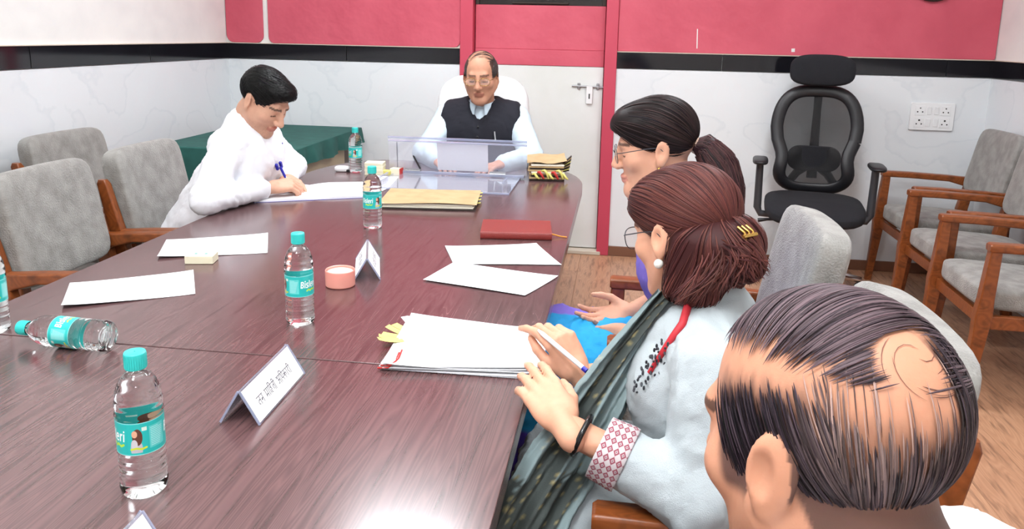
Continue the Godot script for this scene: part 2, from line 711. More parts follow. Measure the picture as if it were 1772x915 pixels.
func build_room() -> void:
	var s := Shape.new()
	var depth := ROOM_NEAR - WALL_Z
	# floor: a bed with boards on it
	s.box(Vector3((WALL_L + WALL_R) / 2, -0.06, (ROOM_NEAR + WALL_Z) / 2), Vector3(WALL_R - WALL_L + 0.4, 0.1, depth + 0.4), 0.001)
	var floor_ := struct("floor", s.mesh(), M.table_base, "brown wood-look board floor under the table and chairs", "floor")
	var boards := []
	for k in 3:
		boards.append(box_mesh(Vector3.ZERO, Vector3(0.1993, 0.01, 1.1993), 0.0005))
	var nx := int(ceil((WALL_R - WALL_L) / 0.2))
	for i in nx:
		for j in 8:
			var z := WALL_Z + 0.6 + j * 1.2 - (0.4 * (i % 3))
			if z > ROOM_NEAR + 0.3:
				continue
			var b := put("floor_board", boards[(i + j) % 3], M["floor_%d" % ((i * 2 + j * 5 + i * j) % 3)], floor_)
			b.position = Vector3(WALL_L + 0.1 + i * 0.2, -0.005, z)
	# ceiling
	struct("ceiling", box_mesh(Vector3((WALL_L + WALL_R) / 2, ROOM_H + 0.06, (ROOM_NEAR + WALL_Z) / 2), Vector3(WALL_R - WALL_L + 0.4, 0.12, depth + 0.4), 0.001), M.ceiling_paint, "plain white ceiling above the meeting table", "ceiling")
	# back wall with the door opening
	s = Shape.new()
	var th := 0.16
	var dl := -1.0
	var dr := -0.05
	var dtop := 2.1
	for b in [[WALL_L - 0.2, dl, 0.0, ROOM_H], [dr, WALL_R + 0.2, 0.0, ROOM_H], [dl, dr, dtop, ROOM_H]]:
		s.box(Vector3((b[0] + b[1]) / 2, (b[2] + b[3]) / 2, WALL_Z - th / 2), Vector3(b[1] - b[0], b[3] - b[2], th), 0.0005)
	var back := struct("wall_back", s.mesh(), M.white_paint, "pink upper wall over white marble dado with black tile border", "wall")
	for b in [[WALL_L, dl - 0.02], [dr + 0.02, WALL_R]]:
		put("dado_slab", box_mesh(Vector3((b[0] + b[1]) / 2, BAND_LO / 2 - 0.0015, WALL_Z + 0.004), Vector3(b[1] - b[0], BAND_LO - 0.003, 0.012), 0.001), M.marble, back)
		put("border_trim", box_mesh(Vector3((b[0] + b[1]) / 2, BAND_HI + 0.003, WALL_Z + 0.009), Vector3(b[1] - b[0], 0.005, 0.019), 0.001), M.grout, back)
	tile_row(back, Vector3(WALL_L, 0, WALL_Z), Vector3.RIGHT, Vector3.BACK, dl - 0.02 - WALL_L, 0.83, 0.755)
	tile_row(back, Vector3(dr + 0.02, 0, WALL_Z), Vector3.RIGHT, Vector3.BACK, WALL_R - dr - 0.02, 0.64, 0.645)
	pink_panel(back, WALL_L + 0.004, -2.343, 0.05)
	pink_panel(back, -2.308, dl - 0.022, 0.04)
	pink_panel(back, dr + 0.022, WALL_R - 0.004, 0.01)
	for e in [[1206, 50, 84, 0.006], [1372, 84, 90, 0.02]]:          # chips where the white plaster shows
		var a := at_z(e[0], e[1], WALL_Z + 0.013)
		var b := at_z(e[0] + 1, e[2], WALL_Z + 0.013)
		put("plaster_chip", box_mesh((a + b) / 2, Vector3(e[3], a.y - b.y, 0.0016), 0.0006, Basis(Vector3.BACK, 0.04)), M.white_paint, back)
	# side walls and the wall behind the camera
	for side in [-1, 1]:
		var x := WALL_L if side < 0 else WALL_R
		var w := struct("wall_left" if side < 0 else "wall_right", box_mesh(Vector3(x + side * 0.08, ROOM_H / 2, (ROOM_NEAR + WALL_Z) / 2), Vector3(0.16, ROOM_H, depth), 0.0005), M.white_paint,
			"white side wall with black tile border, by the green covered desk" if side < 0 else "white side wall with black tile border, behind the row of armchairs", "wall")
		put("dado_slab", box_mesh(Vector3(x - side * 0.004, BAND_LO / 2 - 0.0015, (ROOM_NEAR + WALL_Z) / 2), Vector3(0.012, BAND_LO - 0.003, depth), 0.001), M.marble, w)
		put("border_trim", box_mesh(Vector3(x - side * 0.009, BAND_HI + 0.003, (ROOM_NEAR + WALL_Z) / 2), Vector3(0.019, 0.005, depth), 0.001), M.grout, w)
		tile_row(w, Vector3(x, 0, WALL_Z), Vector3.BACK, Vector3(-side, 0, 0), depth, 0.9, 0.9)
	struct("wall_front", box_mesh(Vector3((WALL_L + WALL_R) / 2, ROOM_H / 2, ROOM_NEAR + 0.08), Vector3(WALL_R - WALL_L + 0.4, ROOM_H, 0.16), 0.0005), M.white_paint, "plain white wall facing the head of the table", "wall")
	# skirting
	for b in [[WALL_L, dl - 0.02, "baseboard_left"], [dr + 0.02, WALL_R, "baseboard_right"]]:
		struct(b[2], box_mesh(Vector3((b[0] + b[1]) / 2, 0.032, WALL_Z + 0.012), Vector3(b[1] - b[0], 0.064, 0.02), 0.003), M.skirting, "brown skirting tile along the back wall " + ("by the green desk" if b[0] < -1 else "behind the mesh office chair"), "skirting")
	build_door(dl, dr, dtop)
	build_wall_things()
	build_lamps()


func build_door(dl: float, dr: float, dtop: float) -> void:
	# frame
	for e in [[dl - 0.022, dl + 0.062, "trim_1", "pink painted door jamb behind the man in the black vest"], [dr - 0.055, dr + 0.022, "trim_2", "pink painted door jamb beside the door latch"]]:
		struct(e[2], box_mesh(Vector3((e[0] + e[1]) / 2, dtop / 2, WALL_Z - 0.03), Vector3(e[1] - e[0], dtop, 0.11), 0.004), M.jamb_paint, e[3], "door frame")
	struct("trim_3", box_mesh(Vector3((dl + dr) / 2, dtop - 0.03, WALL_Z - 0.03), Vector3(dr - dl + 0.04, 0.07, 0.11), 0.004), M.jamb_paint, "pink painted head of the door frame", "door frame")
	struct("trim_4", box_mesh(Vector3((dl + dr) / 2, 0.012, WALL_Z - 0.02), Vector3(dr - dl - 0.06, 0.024, 0.1), 0.004), M.grout, "pale stone threshold under the white door", "threshold")
	# leaf: white sheet below, a pink rail, dark glass above
	var x0 := dl + 0.066
	var x1 := dr - 0.059
	var mid := (x0 + x1) / 2
	var w := x1 - x0
	var door := struct("door_1", box_mesh(Vector3(mid, 0.62, WALL_Z - 0.055), Vector3(w, 1.18, 0.034), 0.003), M.door_white, "white and pink half-glazed door behind the head of the table", "door")
	put("rail", box_mesh(Vector3(mid, 1.26, WALL_Z - 0.053), Vector3(w, 0.1, 0.04), 0.003), M.pink_paint, door)
	put("rail", box_mesh(Vector3(mid, 1.447, WALL_Z - 0.056), Vector3(w, 0.274, 0.034), 0.003), M.pink_paint, door)
	for sx in [x0 + 0.012, x1 - 0.012]:
		put("stile", box_mesh(Vector3(sx, 1.81, WALL_Z - 0.055), Vector3(0.024, 0.452, 0.034), 0.003), M.dark_board, door)
	put("rail", box_mesh(Vector3(mid, 2.035, WALL_Z - 0.055), Vector3(w, 0.04, 0.034), 0.003), M.pink_paint, door)
	put("pane", box_mesh(Vector3(mid, 1.8, WALL_Z - 0.058), Vector3(w - 0.04, 0.43, 0.006), 0.001), M.dark_glass, door)
	put("glazing_bar", box_mesh(Vector3(mid + 0.0, 1.597, WALL_Z - 0.046), Vector3(0.36, 0.014, 0.016), 0.006), M.dark_board, door)
	# sliding latch
	var y := 1.088
	var z := WALL_Z - 0.03
	var latch := thing("door_latch", "steel sliding latch with white hasp plate on the white door", "latch", Vector3(-0.19, y, z))
	put("bolt", tube_mesh([Vector3(-0.115, 0, 0), Vector3(0.085, -0.004, 0)], 0.0055, 10), M.steel, latch)
	for dx in [-0.07, 0.05]:
		put("bracket", box_mesh(Vector3(dx, 0.0, -0.002), Vector3(0.018, 0.04, 0.012), 0.003), M.steel, latch)
	put("hasp", box_mesh(Vector3(-0.002, -0.055, 0.006), Vector3(0.04, 0.112, 0.008), 0.003), M.white_plastic, latch)
	put("slot", box_mesh(Vector3(-0.002, -0.062, 0.0105), Vector3(0.008, 0.032, 0.002), 0.0008), M.socket_hole, latch)


func build_wall_things() -> void:
	# plate with four three-pin sockets and four rocker switches
	var a := at_z(1573, 175, WALL_Z)
	var b := at_z(1648, 228, WALL_Z)
	var c := Vector3((a.x + b.x) / 2, (a.y + b.y) / 2, WALL_Z + 0.011)
	var p := thing("socket_plate", "white switch plate with four three-pin sockets on the marble dado", "socket plate", c)
	var s := Shape.new()
	s.slab(rounded(0.25, 0.165, 0.008), 0.014, Transform3D(Basis(), Vector3(0, 0, 0.006)), 0.004)
	put("plate", s.mesh(), M.white_plastic, p)
	for ix in [-1, 1]:
		for iy in [-1, 1]:
			var o := Vector3(ix * 0.072, iy * 0.036, 0.0135)
			var u := put("socket", box_mesh(o, Vector3(0.056, 0.056, 0.004), 0.001), M.white_plastic, p)
			for k in 3:
				var off: Vector3 = [Vector3(0, 0.014, 0), Vector3(-0.014, -0.008, 0), Vector3(0.014, -0.008, 0)][k]
				var r := 0.0058 if k == 0 and iy < 0 else 0.0042
				put("pin_hole", tube_mesh([o + off + Vector3(0, 0, 0.0015), o + off + Vector3(0, 0, 0.0026)], r, 12), M.socket_hole, u)
			put("rocker_switch", box_mesh(Vector3(ix * 0.021, iy * 0.036, 0.0145), Vector3(0.024, 0.046, 0.006), 0.0015, Basis(Vector3.RIGHT, 0.06)), M.white_plastic, p)
	# round clock high on the pink wall, of which the rim shows
	var k := thing("wall_clock", "round dark-rimmed clock high on the pink wall", "clock", Vector3(1.775, 1.785, WALL_Z + 0.012))
	s = Shape.new()
	var turn := Transform3D(Basis(Vector3.RIGHT, PI / 2), Vector3.ZERO)
	s.lathe([Vector2(0.12, 0.0), Vector2(0.146, 0.0), Vector2(0.148, 0.02), Vector2(0.14, 0.032), Vector2(0.126, 0.03), Vector2(0.122, 0.016)], 40, turn, false)
	put("rim", s.mesh(), M.dark_board, k)
	s = Shape.new()
	s.lathe([Vector2(0.001, 0.014), Vector2(0.125, 0.014)], 40, turn, false)
	put("dial", s.mesh(), M.white_plastic, k)
	put("hand", box_mesh(Vector3(0.02, 0.025, 0.019), Vector3(0.006, 0.07, 0.002), 0.0005, Basis(Vector3.BACK, -0.7)), M.black_plastic, k)
	put("hand", box_mesh(Vector3(-0.035, 0.03, 0.021), Vector3(0.005, 0.09, 0.002), 0.0005, Basis(Vector3.BACK, 0.85)), M.black_plastic, k)


func build_lamps() -> void:
	var spots := [[Vector3(-1.0, 0, -3.5), "above the far half of the table"], [Vector3(0.75, 0, -2.95), "above the aisle beside the wall armchairs"], [Vector3(-0.8, 0, 0.15), "above the near half of the table"], [Vector3(0.6, 0, 1.7), "above the near end of the room"]]
	for e in spots:
		var at: Vector3 = e[0] + Vector3(0, ROOM_H, 0)
		var o := thing("ceiling_light", "square white ceiling light panel " + e[1], "ceiling light", at, 0.0, "square ceiling light panels")
		var s := Shape.new()
		for k in 4:
			var b := Basis(Vector3.UP, PI / 2 * k)
			s.box(b * Vector3(0.3, -0.012, 0), Vector3(0.03, 0.024, 0.63), 0.003, b)
		put("frame", s.mesh(), M.lamp_frame, o)
		put("diffuser", box_mesh(Vector3(0, -0.008, 0), Vector3(0.57, 0.008, 0.57), 0.001), M.panel_glow, o)
		var l := AreaLight3D.new()
		l.name = "panel_light"
		l.area_size = Vector2(0.57, 0.57)
		l.light_energy = LAMP_POWER
		l.light_color = Color(0.965, 0.985, 1.0)
		l.shadow_enabled = true
		o.add_child(l)
		l.position = Vector3(0, -0.016, 0)
		l.rotation = Vector3(-PI / 2, 0, 0)


const LAMP_POWER := 3.7


# ---------------------------------------------------------------- the meeting table
const TAB_L := -1.425
const TAB_R := -0.145
const TAB_END := -3.88
const TAB_SEAM := -1.41
const TAB_NEAR := 0.75

func build_table() -> void:
	var t := thing("meeting_table", "long dark brown wood-grain meeting table with rounded end", "table", Vector3((TAB_L + TAB_R) / 2, 0, -1.6))
	var o := -t.position
	# two tops meet at a seam; the far one has rounded corners
	var far := PackedVector2Array([Vector2(TAB_L, -TAB_SEAM + 0.002), Vector2(TAB_R, -TAB_SEAM + 0.002)])
	var r := 0.5
	for i in 13:
		var a := PI / 2 * i / 12.0
		far.append(Vector2(TAB_R - 0.3 + 0.3 * cos(a), -TAB_END - r + r * sin(a)))
	for i in 13:
		var a := PI / 2 + PI / 2 * i / 12.0
		far.append(Vector2(TAB_L + 0.3 + 0.3 * cos(a), -TAB_END - r + r * sin(a)))
	var near := PackedVector2Array([Vector2(TAB_L, -TAB_NEAR), Vector2(TAB_R, -TAB_NEAR), Vector2(TAB_R, -TAB_SEAM - 0.002), Vector2(TAB_L, -TAB_SEAM - 0.002)])
	var lay := Transform3D(Basis(Vector3.RIGHT, -PI / 2), o + Vector3(0, TOP - 0.003, 0))
	for p in [far, near]:
		var s := Shape.new()
		s.slab(p, 0.006, lay, 0.0015)
		put("tabletop", s.mesh(), M.table_wood, t)
		s = Shape.new()
		s.slab(p, 0.034, Transform3D(lay.basis, o + Vector3(0, TOP - 0.023, 0)), 0.002)
		put("edge_band", s.mesh(), M.table_edge, t)
	# inset panels carry it
	for z in [-3.3, -1.55, 0.4]:
		put("leg_panel", box_mesh(o + Vector3((TAB_L + TAB_R) / 2, 0.355, z), Vector3(0.86, 0.71, 0.04), 0.004), M.table_base, t)
	put("modesty_panel", box_mesh(o + Vector3((TAB_L + TAB_R) / 2, 0.42, -1.45), Vector3(0.03, 0.58, 3.6), 0.004), M.table_base, t)
	for z in [-2.45]:
		put("rail", box_mesh(o + Vector3(TAB_R - 0.07, 0.68, z), Vector3(0.05, 0.05, 1.9), 0.004), M.table_base, t)


# ---------------------------------------------------------------- wooden armchairs
var armchair: Node3D

func make_armchair(label: String) -> Node3D:
	# local: faces +z, origin on the floor under the seat
	var t := thing("armchair", label, "chair", Vector3.ZERO, 0.0, "wooden armchairs with grey upholstery")
	var s := cushion(Vector3(0, 0.425, 0.0), Vector3(0.235, 0.048, 0.245), Basis(Vector3.RIGHT, -0.05), 7.0, 60, 28, 0.14)
	put("seat", s.mesh(), M.grey_fabric, t)
	var lean := Basis(Vector3.RIGHT, -0.2)
	s = cushion(Vector3(0, 0.752, -0.262), Vector3(0.226, 0.188, 0.045), lean, 7.5, 72, 40)
	for i in s.v.size():     # the back curves in plan
		s.v[i].z -= 0.02 * (1.0 - pow(s.v[i].x / 0.222, 2.0)) - 0.01
	put("backrest", s.mesh(), M.grey_fabric, t)
	for sx in [-1, 1]:
		var x: float = sx * 0.252
		# front leg and arm post in one, tapering to the foot
		s = Shape.new()
		var rings := []
		for e in [[0.0, 0.016, 0.018, 0.262], [0.3, 0.021, 0.027, 0.24], [0.37, 0.022, 0.032, 0.236], [0.45, 0.022, 0.026, 0.232], [0.635, 0.021, 0.021, 0.222]]:
			rings.append(rect_ring(Vector3(x, e[0], e[3]), e[1], e[2], 0.006))
		s.loft(rings)
		put("leg", s.mesh(), M.chair_wood, t)
		# rear leg, kinked at the seat, carrying the back
		s = Shape.new()
		rings = []
		for e in [[0.0, 0.016, 0.018, -0.3], [0.36, 0.02, 0.03, -0.215], [0.46, 0.02, 0.03, -0.212], [0.62, 0.019, 0.027, -0.243], [0.82, 0.017, 0.02, -0.29], [0.835, 0.012, 0.014, -0.293]]:
			rings.append(rect_ring(Vector3(x, e[0], e[3]), e[1], e[2], 0.006))
		s.loft(rings)
		put("leg", s.mesh(), M.chair_wood, t)
		# arm
		s = Shape.new()
		rings = []
		for e in [[0.248, 0.648, 0.022, 0.013], [0.24, 0.648, 0.026, 0.017], [0.1, 0.646, 0.027, 0.017], [-0.12, 0.636, 0.024, 0.018], [-0.2, 0.622, 0.021, 0.026], [-0.236, 0.612, 0.018, 0.036]]:
			var ring := PackedVector3Array()
			for k in rounded(e[2] * 2, e[3] * 2, 0.008, 2):
				ring.append(Vector3(x + k.x, e[1] + k.y, e[0]))
			rings.append(ring)
		s.loft(rings)
		put("arm", s.mesh(), M.chair_wood, t)
		put("side_rail", box_mesh(Vector3(x, 0.352, 0.01), Vector3(0.026, 0.055, 0.44), 0.005), M.chair_wood, t)
	put("front_rail", box_mesh(Vector3(0, 0.352, 0.225), Vector3(0.48, 0.05, 0.024), 0.004), M.chair_wood, t)
	put("rear_rail", box_mesh(Vector3(0, 0.352, -0.215), Vector3(0.48, 0.05, 0.024), 0.004), M.chair_wood, t)
	put("back_rail", box_mesh(Vector3(0, 0.6, -0.262), Vector3(0.48, 0.045, 0.022), 0.004, lean), M.chair_wood, t)
	return t


func rect_ring(at: Vector3, hx: float, hz: float, r: float) -> PackedVector3Array:
	var ring := PackedVector3Array()
	for k in rounded(hx * 2, hz * 2, minf(r, minf(hx, hz) * 0.8), 2):
		ring.append(at + Vector3(k.x, 0, k.y))
	return ring


func build_chairs() -> void:
	armchair = make_armchair("empty grey armchair at the table beside the writing man")
	var quarter := PI / 2
	# left of the table, facing +x
	armchair.position = Vector3(-1.63, 0, -2.34)
	armchair.rotation.y = quarter + 0.04
	var g := "wooden armchairs with grey upholstery"
	copy_of(armchair, "grey armchair in which the man in the white shirt writes", Vector3(-1.62, 0, -2.9), quarter + 0.03, g)
	copy_of(armchair, "grey armchair with its back to the side wall, next to the green desk", Vector3(-2.16, 0, -3.12), quarter - 0.05, g)
	copy_of(armchair, "grey armchair by the side wall, only its back corner in view", Vector3(-2.2, 0, -2.52), quarter, g)
	# right of the table, facing -x
	copy_of(armchair, "grey armchair of the woman with the ponytail", Vector3(0.245, 0, -2.11), -quarter, g)
	copy_of(armchair, "grey armchair of the woman in the silver-grey kurta", Vector3(0.235, 0, -1.385), -quarter, g)
	copy_of(armchair, "grey armchair of the balding man", Vector3(0.36, 0, -0.68), -quarter - 0.2, g)
	# along the right wall
	copy_of(armchair, "grey armchair against the wall in the corner below the socket plate", Vector3(1.79, 0, -4.51), -quarter + 0.0, g)
	copy_of(armchair, "middle grey armchair of the row along the wall", Vector3(1.735, 0, -3.91), -quarter, g)
	copy_of(armchair, "grey armchair at the open end of the row along the wall", Vector3(1.665, 0, -3.325), -quarter - 0.03, g)


# ---------------------------------------------------------------- black mesh office chair
func build_office_chair() -> void:
	var t := thing("office_chair", "black mesh-back office chair with headrest against the marble dado", "chair", Vector3(1.105, 0, -4.48), -0.16)
	var s := cushion(Vector3(0, 0.49, 0.02), Vector3(0.262, 0.045, 0.255), Basis(Vector3.RIGHT, 0.03), 4.0, 44, 18, 0.2)
	for i in s.v.size():
		s.v[i].y -= 0.03 * maxf(0.0, (s.v[i].z - 0.12) / 0.15)
	put("seat", s.mesh(), M.black_fabric, t)
	# backrest: a rounded frame that narrows to the waist, filled with mesh
	var outline := func(a: float, grow: float) -> Vector3:
		var y := sin(a)
		var x := cos(a)
		var sx := signf(x) * pow(absf(x), 0.62)
		var sy := signf(y) * pow(absf(y), 0.62)
		var wid := 0.256 - 0.045 * exp(-pow((sy + 0.35) / 0.33, 2.0)) - 0.012 * maxf(0.0, sy)
		var py := 0.83 + sy * (0.315 + grow)
		var px := sx * (wid + grow)
		return Vector3(px, py, -0.235 - 0.09 * (py - 0.5) - 0.03 * (1.0 - pow(px / 0.24, 2.0)) + 0.05 * exp(-pow((py - 0.68) / 0.14, 2.0)))
	s = Shape.new()
	var pts := []
	for i in 61:
		pts.append(outline.call(TAU * i / 60.0, -0.03))
	s.tube(pts, 0.036, 12, false, 0.5, Vector3.RIGHT)
	put("back_frame", s.mesh(), M.black_plastic, t)
	s = Shape.new()
	var rows := []
	for k in 9:
		var row := PackedVector3Array()
		for i in 61:
			var p: Vector3 = outline.call(TAU * i / 60.0, -0.03)
			var mid := Vector3(0, p.y, -0.265 - 0.09 * (p.y - 0.5) + 0.05 * exp(-pow((p.y - 0.68) / 0.14, 2.0)))
			var c := Vector3(0, 0.83, -0.29)
			row.append(c.lerp(p, (k + 0.02) / 8.0) if k < 8 else p)
		rows.append(row)
	s.loft(rows, true, false, false)
	put("mesh_back", s.mesh(), M.mesh_fabric, t)
	# lumbar pad, spine and its two struts behind the mesh
	s = Shape.new()
	var pad := rounded(0.3, 0.15, 0.07, 6)
	s.slab(pad, 0.022, Transform3D(Basis(Vector3.RIGHT, 0.05), Vector3(0, 0.72, -0.275)), 0.006)
	put("lumbar_pad", s.mesh(), M.black_fabric, t)
	s = Shape.new()
	s.tube([Vector3(0, 0.6, -0.3), Vector3(0, 0.8, -0.325), Vector3(0, 1.0, -0.34), Vector3(0, 1.15, -0.345), Vector3(0, 1.25, -0.335)], [0.03, 0.026, 0.022, 0.024, 0.02], 10, true, 0.5, Vector3.RIGHT)
	put("spine", s.mesh(), M.black_plastic, t)
	for sx in [-1, 1]:
		s = Shape.new()
		s.tube([Vector3(sx * 0.04, 0.66, -0.3), Vector3(sx * 0.085, 0.63, -0.295), Vector3(sx * 0.12, 0.58, -0.285), Vector3(sx * 0.17, 0.55, -0.27)], [0.022, 0.025, 0.024, 0.022], 8)
		put("strut", s.mesh(), M.black_plastic, t)
	s = cushion(Vector3(0, 1.235, -0.28), Vector3(0.176, 0.09, 0.04), Basis(Vector3.RIGHT, -0.08), 3.2, 40, 22)
	for i in s.v.size():
		s.v[i].z += 0.05 * pow(s.v[i].x / 0.176, 2.0)
	put("headrest", s.mesh(), M.black_fabric, t)
	# arms: a flat post with a T pad
	for sx in [-1, 1]:
		s = Shape.new()
		s.tube([Vector3(sx * 0.2, 0.42, 0.0), Vector3(sx * 0.28, 0.425, 0.0), Vector3(sx * 0.298, 0.46, 0.0), Vector3(sx * 0.302, 0.72, 0.0)], [0.016, 0.02, 0.022, 0.02], 10, true, 1.0)
		put("arm_post", s.mesh(), M.dark_grey_plastic, t)
		s = cushion(Vector3(sx * 0.302, 0.735, 0.03), Vector3(0.042, 0.015, 0.12), Basis(), 3.5, 28, 10)
		put("arm_pad", s.mesh(), M.black_plastic, t)
	put("mechanism", box_mesh(Vector3(0, 0.42, 0.0), Vector3(0.22, 0.05, 0.24), 0.012), M.black_plastic, t)
	put("lever", tube_mesh([Vector3(-0.1, 0.415, 0.05), Vector3(-0.24, 0.405, 0.06), Vector3(-0.29, 0.395, 0.06)], [0.007, 0.008, 0.012], 8), M.black_plastic, t)
	put("gas_lift", tube_mesh([Vector3(0, 0.09, 0), Vector3(0, 0.25, 0), Vector3(0, 0.26, 0), Vector3(0, 0.41, 0)], [0.027, 0.027, 0.016, 0.016], 16), M.dark_grey_plastic, t)
	for k in 5:
		var a := TAU * k / 5.0 + 0.5
		var d := Vector3(sin(a), 0, cos(a))
		s = Shape.new()
		s.tube([Vector3(0, 0.1, 0), d * 0.12 + Vector3(0, 0.1, 0), d * 0.3 + Vector3(0, 0.075, 0)], [0.03, 0.026, 0.017], 10)
		var leg := put("base_leg", s.mesh(), M.chrome, t)
		s = Shape.new()
		var sd := Vector3(d.z, 0, -d.x)
		for q in [-1, 1]:
			s.tube([d * 0.3 + sd * q * 0.008 + Vector3(0, 0.027, 0), d * 0.3 + sd * q * 0.024 + Vector3(0, 0.027, 0)], 0.027, 16)
		put("caster", s.mesh(), M.black_plastic, leg)


func build_executive_chair() -> void:
	var t := thing("executive_chair", "high-backed chair draped with white towels behind the man in the vest", "chair", Vector3(-0.775, 0, -4.22), 0.0)
	var s := cushion(Vector3(0, 0.83, -0.2), Vector3(0.258, 0.335, 0.06), Basis(Vector3.RIGHT, -0.12), 3.4, 44, 28)
	put("backrest", s.mesh(), M.black_fabric, t)
	s = cushion(Vector3(0, 0.89, -0.203), Vector3(0.268, 0.28, 0.072), Basis(Vector3.RIGHT, -0.12), 3.6, 56, 34)
	for i in s.v.size():
		s.v[i] += s.n[i] * 0.006 * wave.get_noise_3dv(s.v[i] * 9.0)
	put("towel", s.mesh(), M.white_towel, t)
	s = cushion(Vector3(0, 0.46, 0.02), Vector3(0.26, 0.06, 0.25), Basis(), 4.0, 40, 16)
	put("seat", s.mesh(), M.black_fabric, t)
	for sx in [-1, 1]:
		put("arm", tube_mesh([Vector3(sx * 0.27, 0.42, 0.1), Vector3(sx * 0.29, 0.64, 0.14), Vector3(sx * 0.28, 0.66, -0.1), Vector3(sx * 0.25, 0.6, -0.2)], [0.018, 0.02, 0.022, 0.02], 10), M.black_plastic, t)
	put("gas_lift", tube_mesh([Vector3(0, 0.09, 0), Vector3(0, 0.41, 0)], 0.025, 14), M.dark_grey_plastic, t)
	for k in 5:
		var a := TAU * k / 5.0
		var d := Vector3(sin(a), 0, cos(a))
		s = Shape.new()
		s.tube([Vector3(0, 0.09, 0), d * 0.3 + Vector3(0, 0.07, 0)], [0.03, 0.018], 10)
		s.ball(d * 0.3 + Vector3(0, 0.028, 0), Vector3(0.028, 0.028, 0.028), Basis(), 10, 8)
		put("base_leg", s.mesh(), M.black_plastic, t)


# ---------------------------------------------------------------- desk under a green cloth
func build_side_desk() -> void:
	var x0 := -2.42
	var x1 := -1.66
	var z0 := -4.86
	var z1 := -3.78
	var h := 0.785
	var mid := Vector3((x0 + x1) / 2, 0, (z0 + z1) / 2)
	var t := thing("side_desk", "beige panelled desk under the dark green cloth", "desk", mid)
	put("desktop", box_mesh(Vector3(0, h - 0.015, 0), Vector3(x1 - x0 - 0.02, 0.03, z1 - z0 - 0.02), 0.003), M.beige_panel, t)
	put("side_panel", box_mesh(Vector3(x1 - mid.x - 0.035, h / 2 - 0.016, 0.06), Vector3(0.03, h - 0.034, 0.72), 0.003), M.beige_panel, t)
	put("side_panel", box_mesh(Vector3(x0 - mid.x + 0.035, h / 2 - 0.016, 0), Vector3(0.03, h - 0.034, z1 - z0 - 0.06), 0.003), M.beige_panel, t)
	put("front_panel", box_mesh(Vector3(0, h / 2 - 0.016, 0.42), Vector3(x1 - x0 - 0.1, h - 0.034, 0.025), 0.003), M.beige_panel, t)
	# the cloth: a top and a skirt whose hem waves
	var cloth := Shape.new()
	var hw := (x1 - x0) / 2 + 0.006
	var hd := (z1 - z0) / 2 + 0.006
	var loop := []
	for k in 4:
		for i in 26:
			var f := i / 26.0 * 2.0 - 1.0
			loop.append([Vector3(hw, 0, -f * hd), Vector3(-f * hw, 0, -hd), Vector3(-hw, 0, f * hd), Vector3(f * hw, 0, hd)][k])
	var rings := []
	for e in [[0.02, 0.0, 0.0], [0.6, 0.0, 0.0], [0.985, 0.0, 0.0], [1.0, 0.006, 0.0], [1.004, 0.03, 0.1], [1.01, 0.5, 0.6], [1.014, 1.0, 1.0]]:
		var ring := PackedVector3Array()
		for i in loop.size():
			var p: Vector3 = loop[i] * e[0]
			var q: Vector3 = loop[i]
			var drop := 0.1 + 0.008 * sin(i * 0.7) + 0.22 * smoothstep(0.12, 0.0, hd - q.z)
			drop += 0.16 * smoothstep(0.0, 0.1, 0.12 - (absf(q.x + hw) if q.z > 0 else 1.0))
			var out := Vector3(signf(q.x) if absf(q.x) > hw - 0.001 else 0.0, 0, signf(q.z) if absf(q.z) > hd - 0.001 else 0.0)
			p += out * e[2] * 0.014 * (1.0 + sin(i * 1.1) + 0.6 * sin(i * 2.3))
			ring.append(p + Vector3(0, h + 0.004 - drop * e[1], 0))
		rings.append(ring)
	cloth.loft(rings, true, true, false)
	var c := put(numbered("tablecloth"), cloth.mesh(), M.green_cloth, self)
	c.position = mid
	tag(c, "dark green cloth hanging over the desk by the side wall", "tablecloth")


# ---------------------------------------------------------------- print
func text_spots(text: String, font_name: String, bold: bool) -> PackedVector3Array:
	var font := SystemFont.new()
	font.font_names = PackedStringArray([font_name])
	if bold:
		font.font_weight = 700
	var tm := TextMesh.new()
	tm.text = text
	tm.font = font
	tm.font_size = 64
	tm.pixel_size = 0.01
	tm.depth = 0.0
	tm.curve_step = 1.0
	var a := tm.get_mesh_arrays()
	if a.is_empty() or a[Mesh.ARRAY_VERTEX] == null:
		return PackedVector3Array()
	var vs: PackedVector3Array = a[Mesh.ARRAY_VERTEX]
	var ids = a[Mesh.ARRAY_INDEX]
	if ids == null or ids.is_empty():
		return vs
	var out := PackedVector3Array()
	for i in ids:
		out.append(vs[i])
	return out


func print_text(im: Image, text: String, font_name: String, rect: Rect2, color: Color, bold := true, slant := 0.0) -> void:
	var t := text_spots(text, font_name, bold)
	if t.is_empty():
		return
	var lo := Vector2(INF, INF)
	var hi := Vector2(-INF, -INF)
	for i in t.size():
		t[i].x += slant * t[i].y
		lo = lo.min(Vector2(t[i].x, t[i].y))
		hi = hi.max(Vector2(t[i].x, t[i].y))
	for i in range(0, t.size(), 3):
		var p := []
		for k in 3:
			var q := (Vector2(t[i + k].x, t[i + k].y) - lo) / (hi - lo)
			p.append(rect.position + Vector2(q.x, 1.0 - q.y) * rect.size)
		fill_tri(im, p[0], p[1], p[2], color)


func fill_tri(im: Image, a: Vector2, b: Vector2, c: Vector2, color: Color) -> void:
	var x0 := maxi(0, int(minf(a.x, minf(b.x, c.x))))
	var x1 := mini(im.get_width() - 1, int(ceil(maxf(a.x, maxf(b.x, c.x)))))
	var y0 := maxi(0, int(minf(a.y, minf(b.y, c.y))))
	var y1 := mini(im.get_height() - 1, int(ceil(maxf(a.y, maxf(b.y, c.y)))))
	for y in range(y0, y1 + 1):
		for x in range(x0, x1 + 1):
			if Geometry2D.point_is_inside_triangle(Vector2(x + 0.5, y + 0.5), a, b, c):
				im.set_pixel(x, y, color)


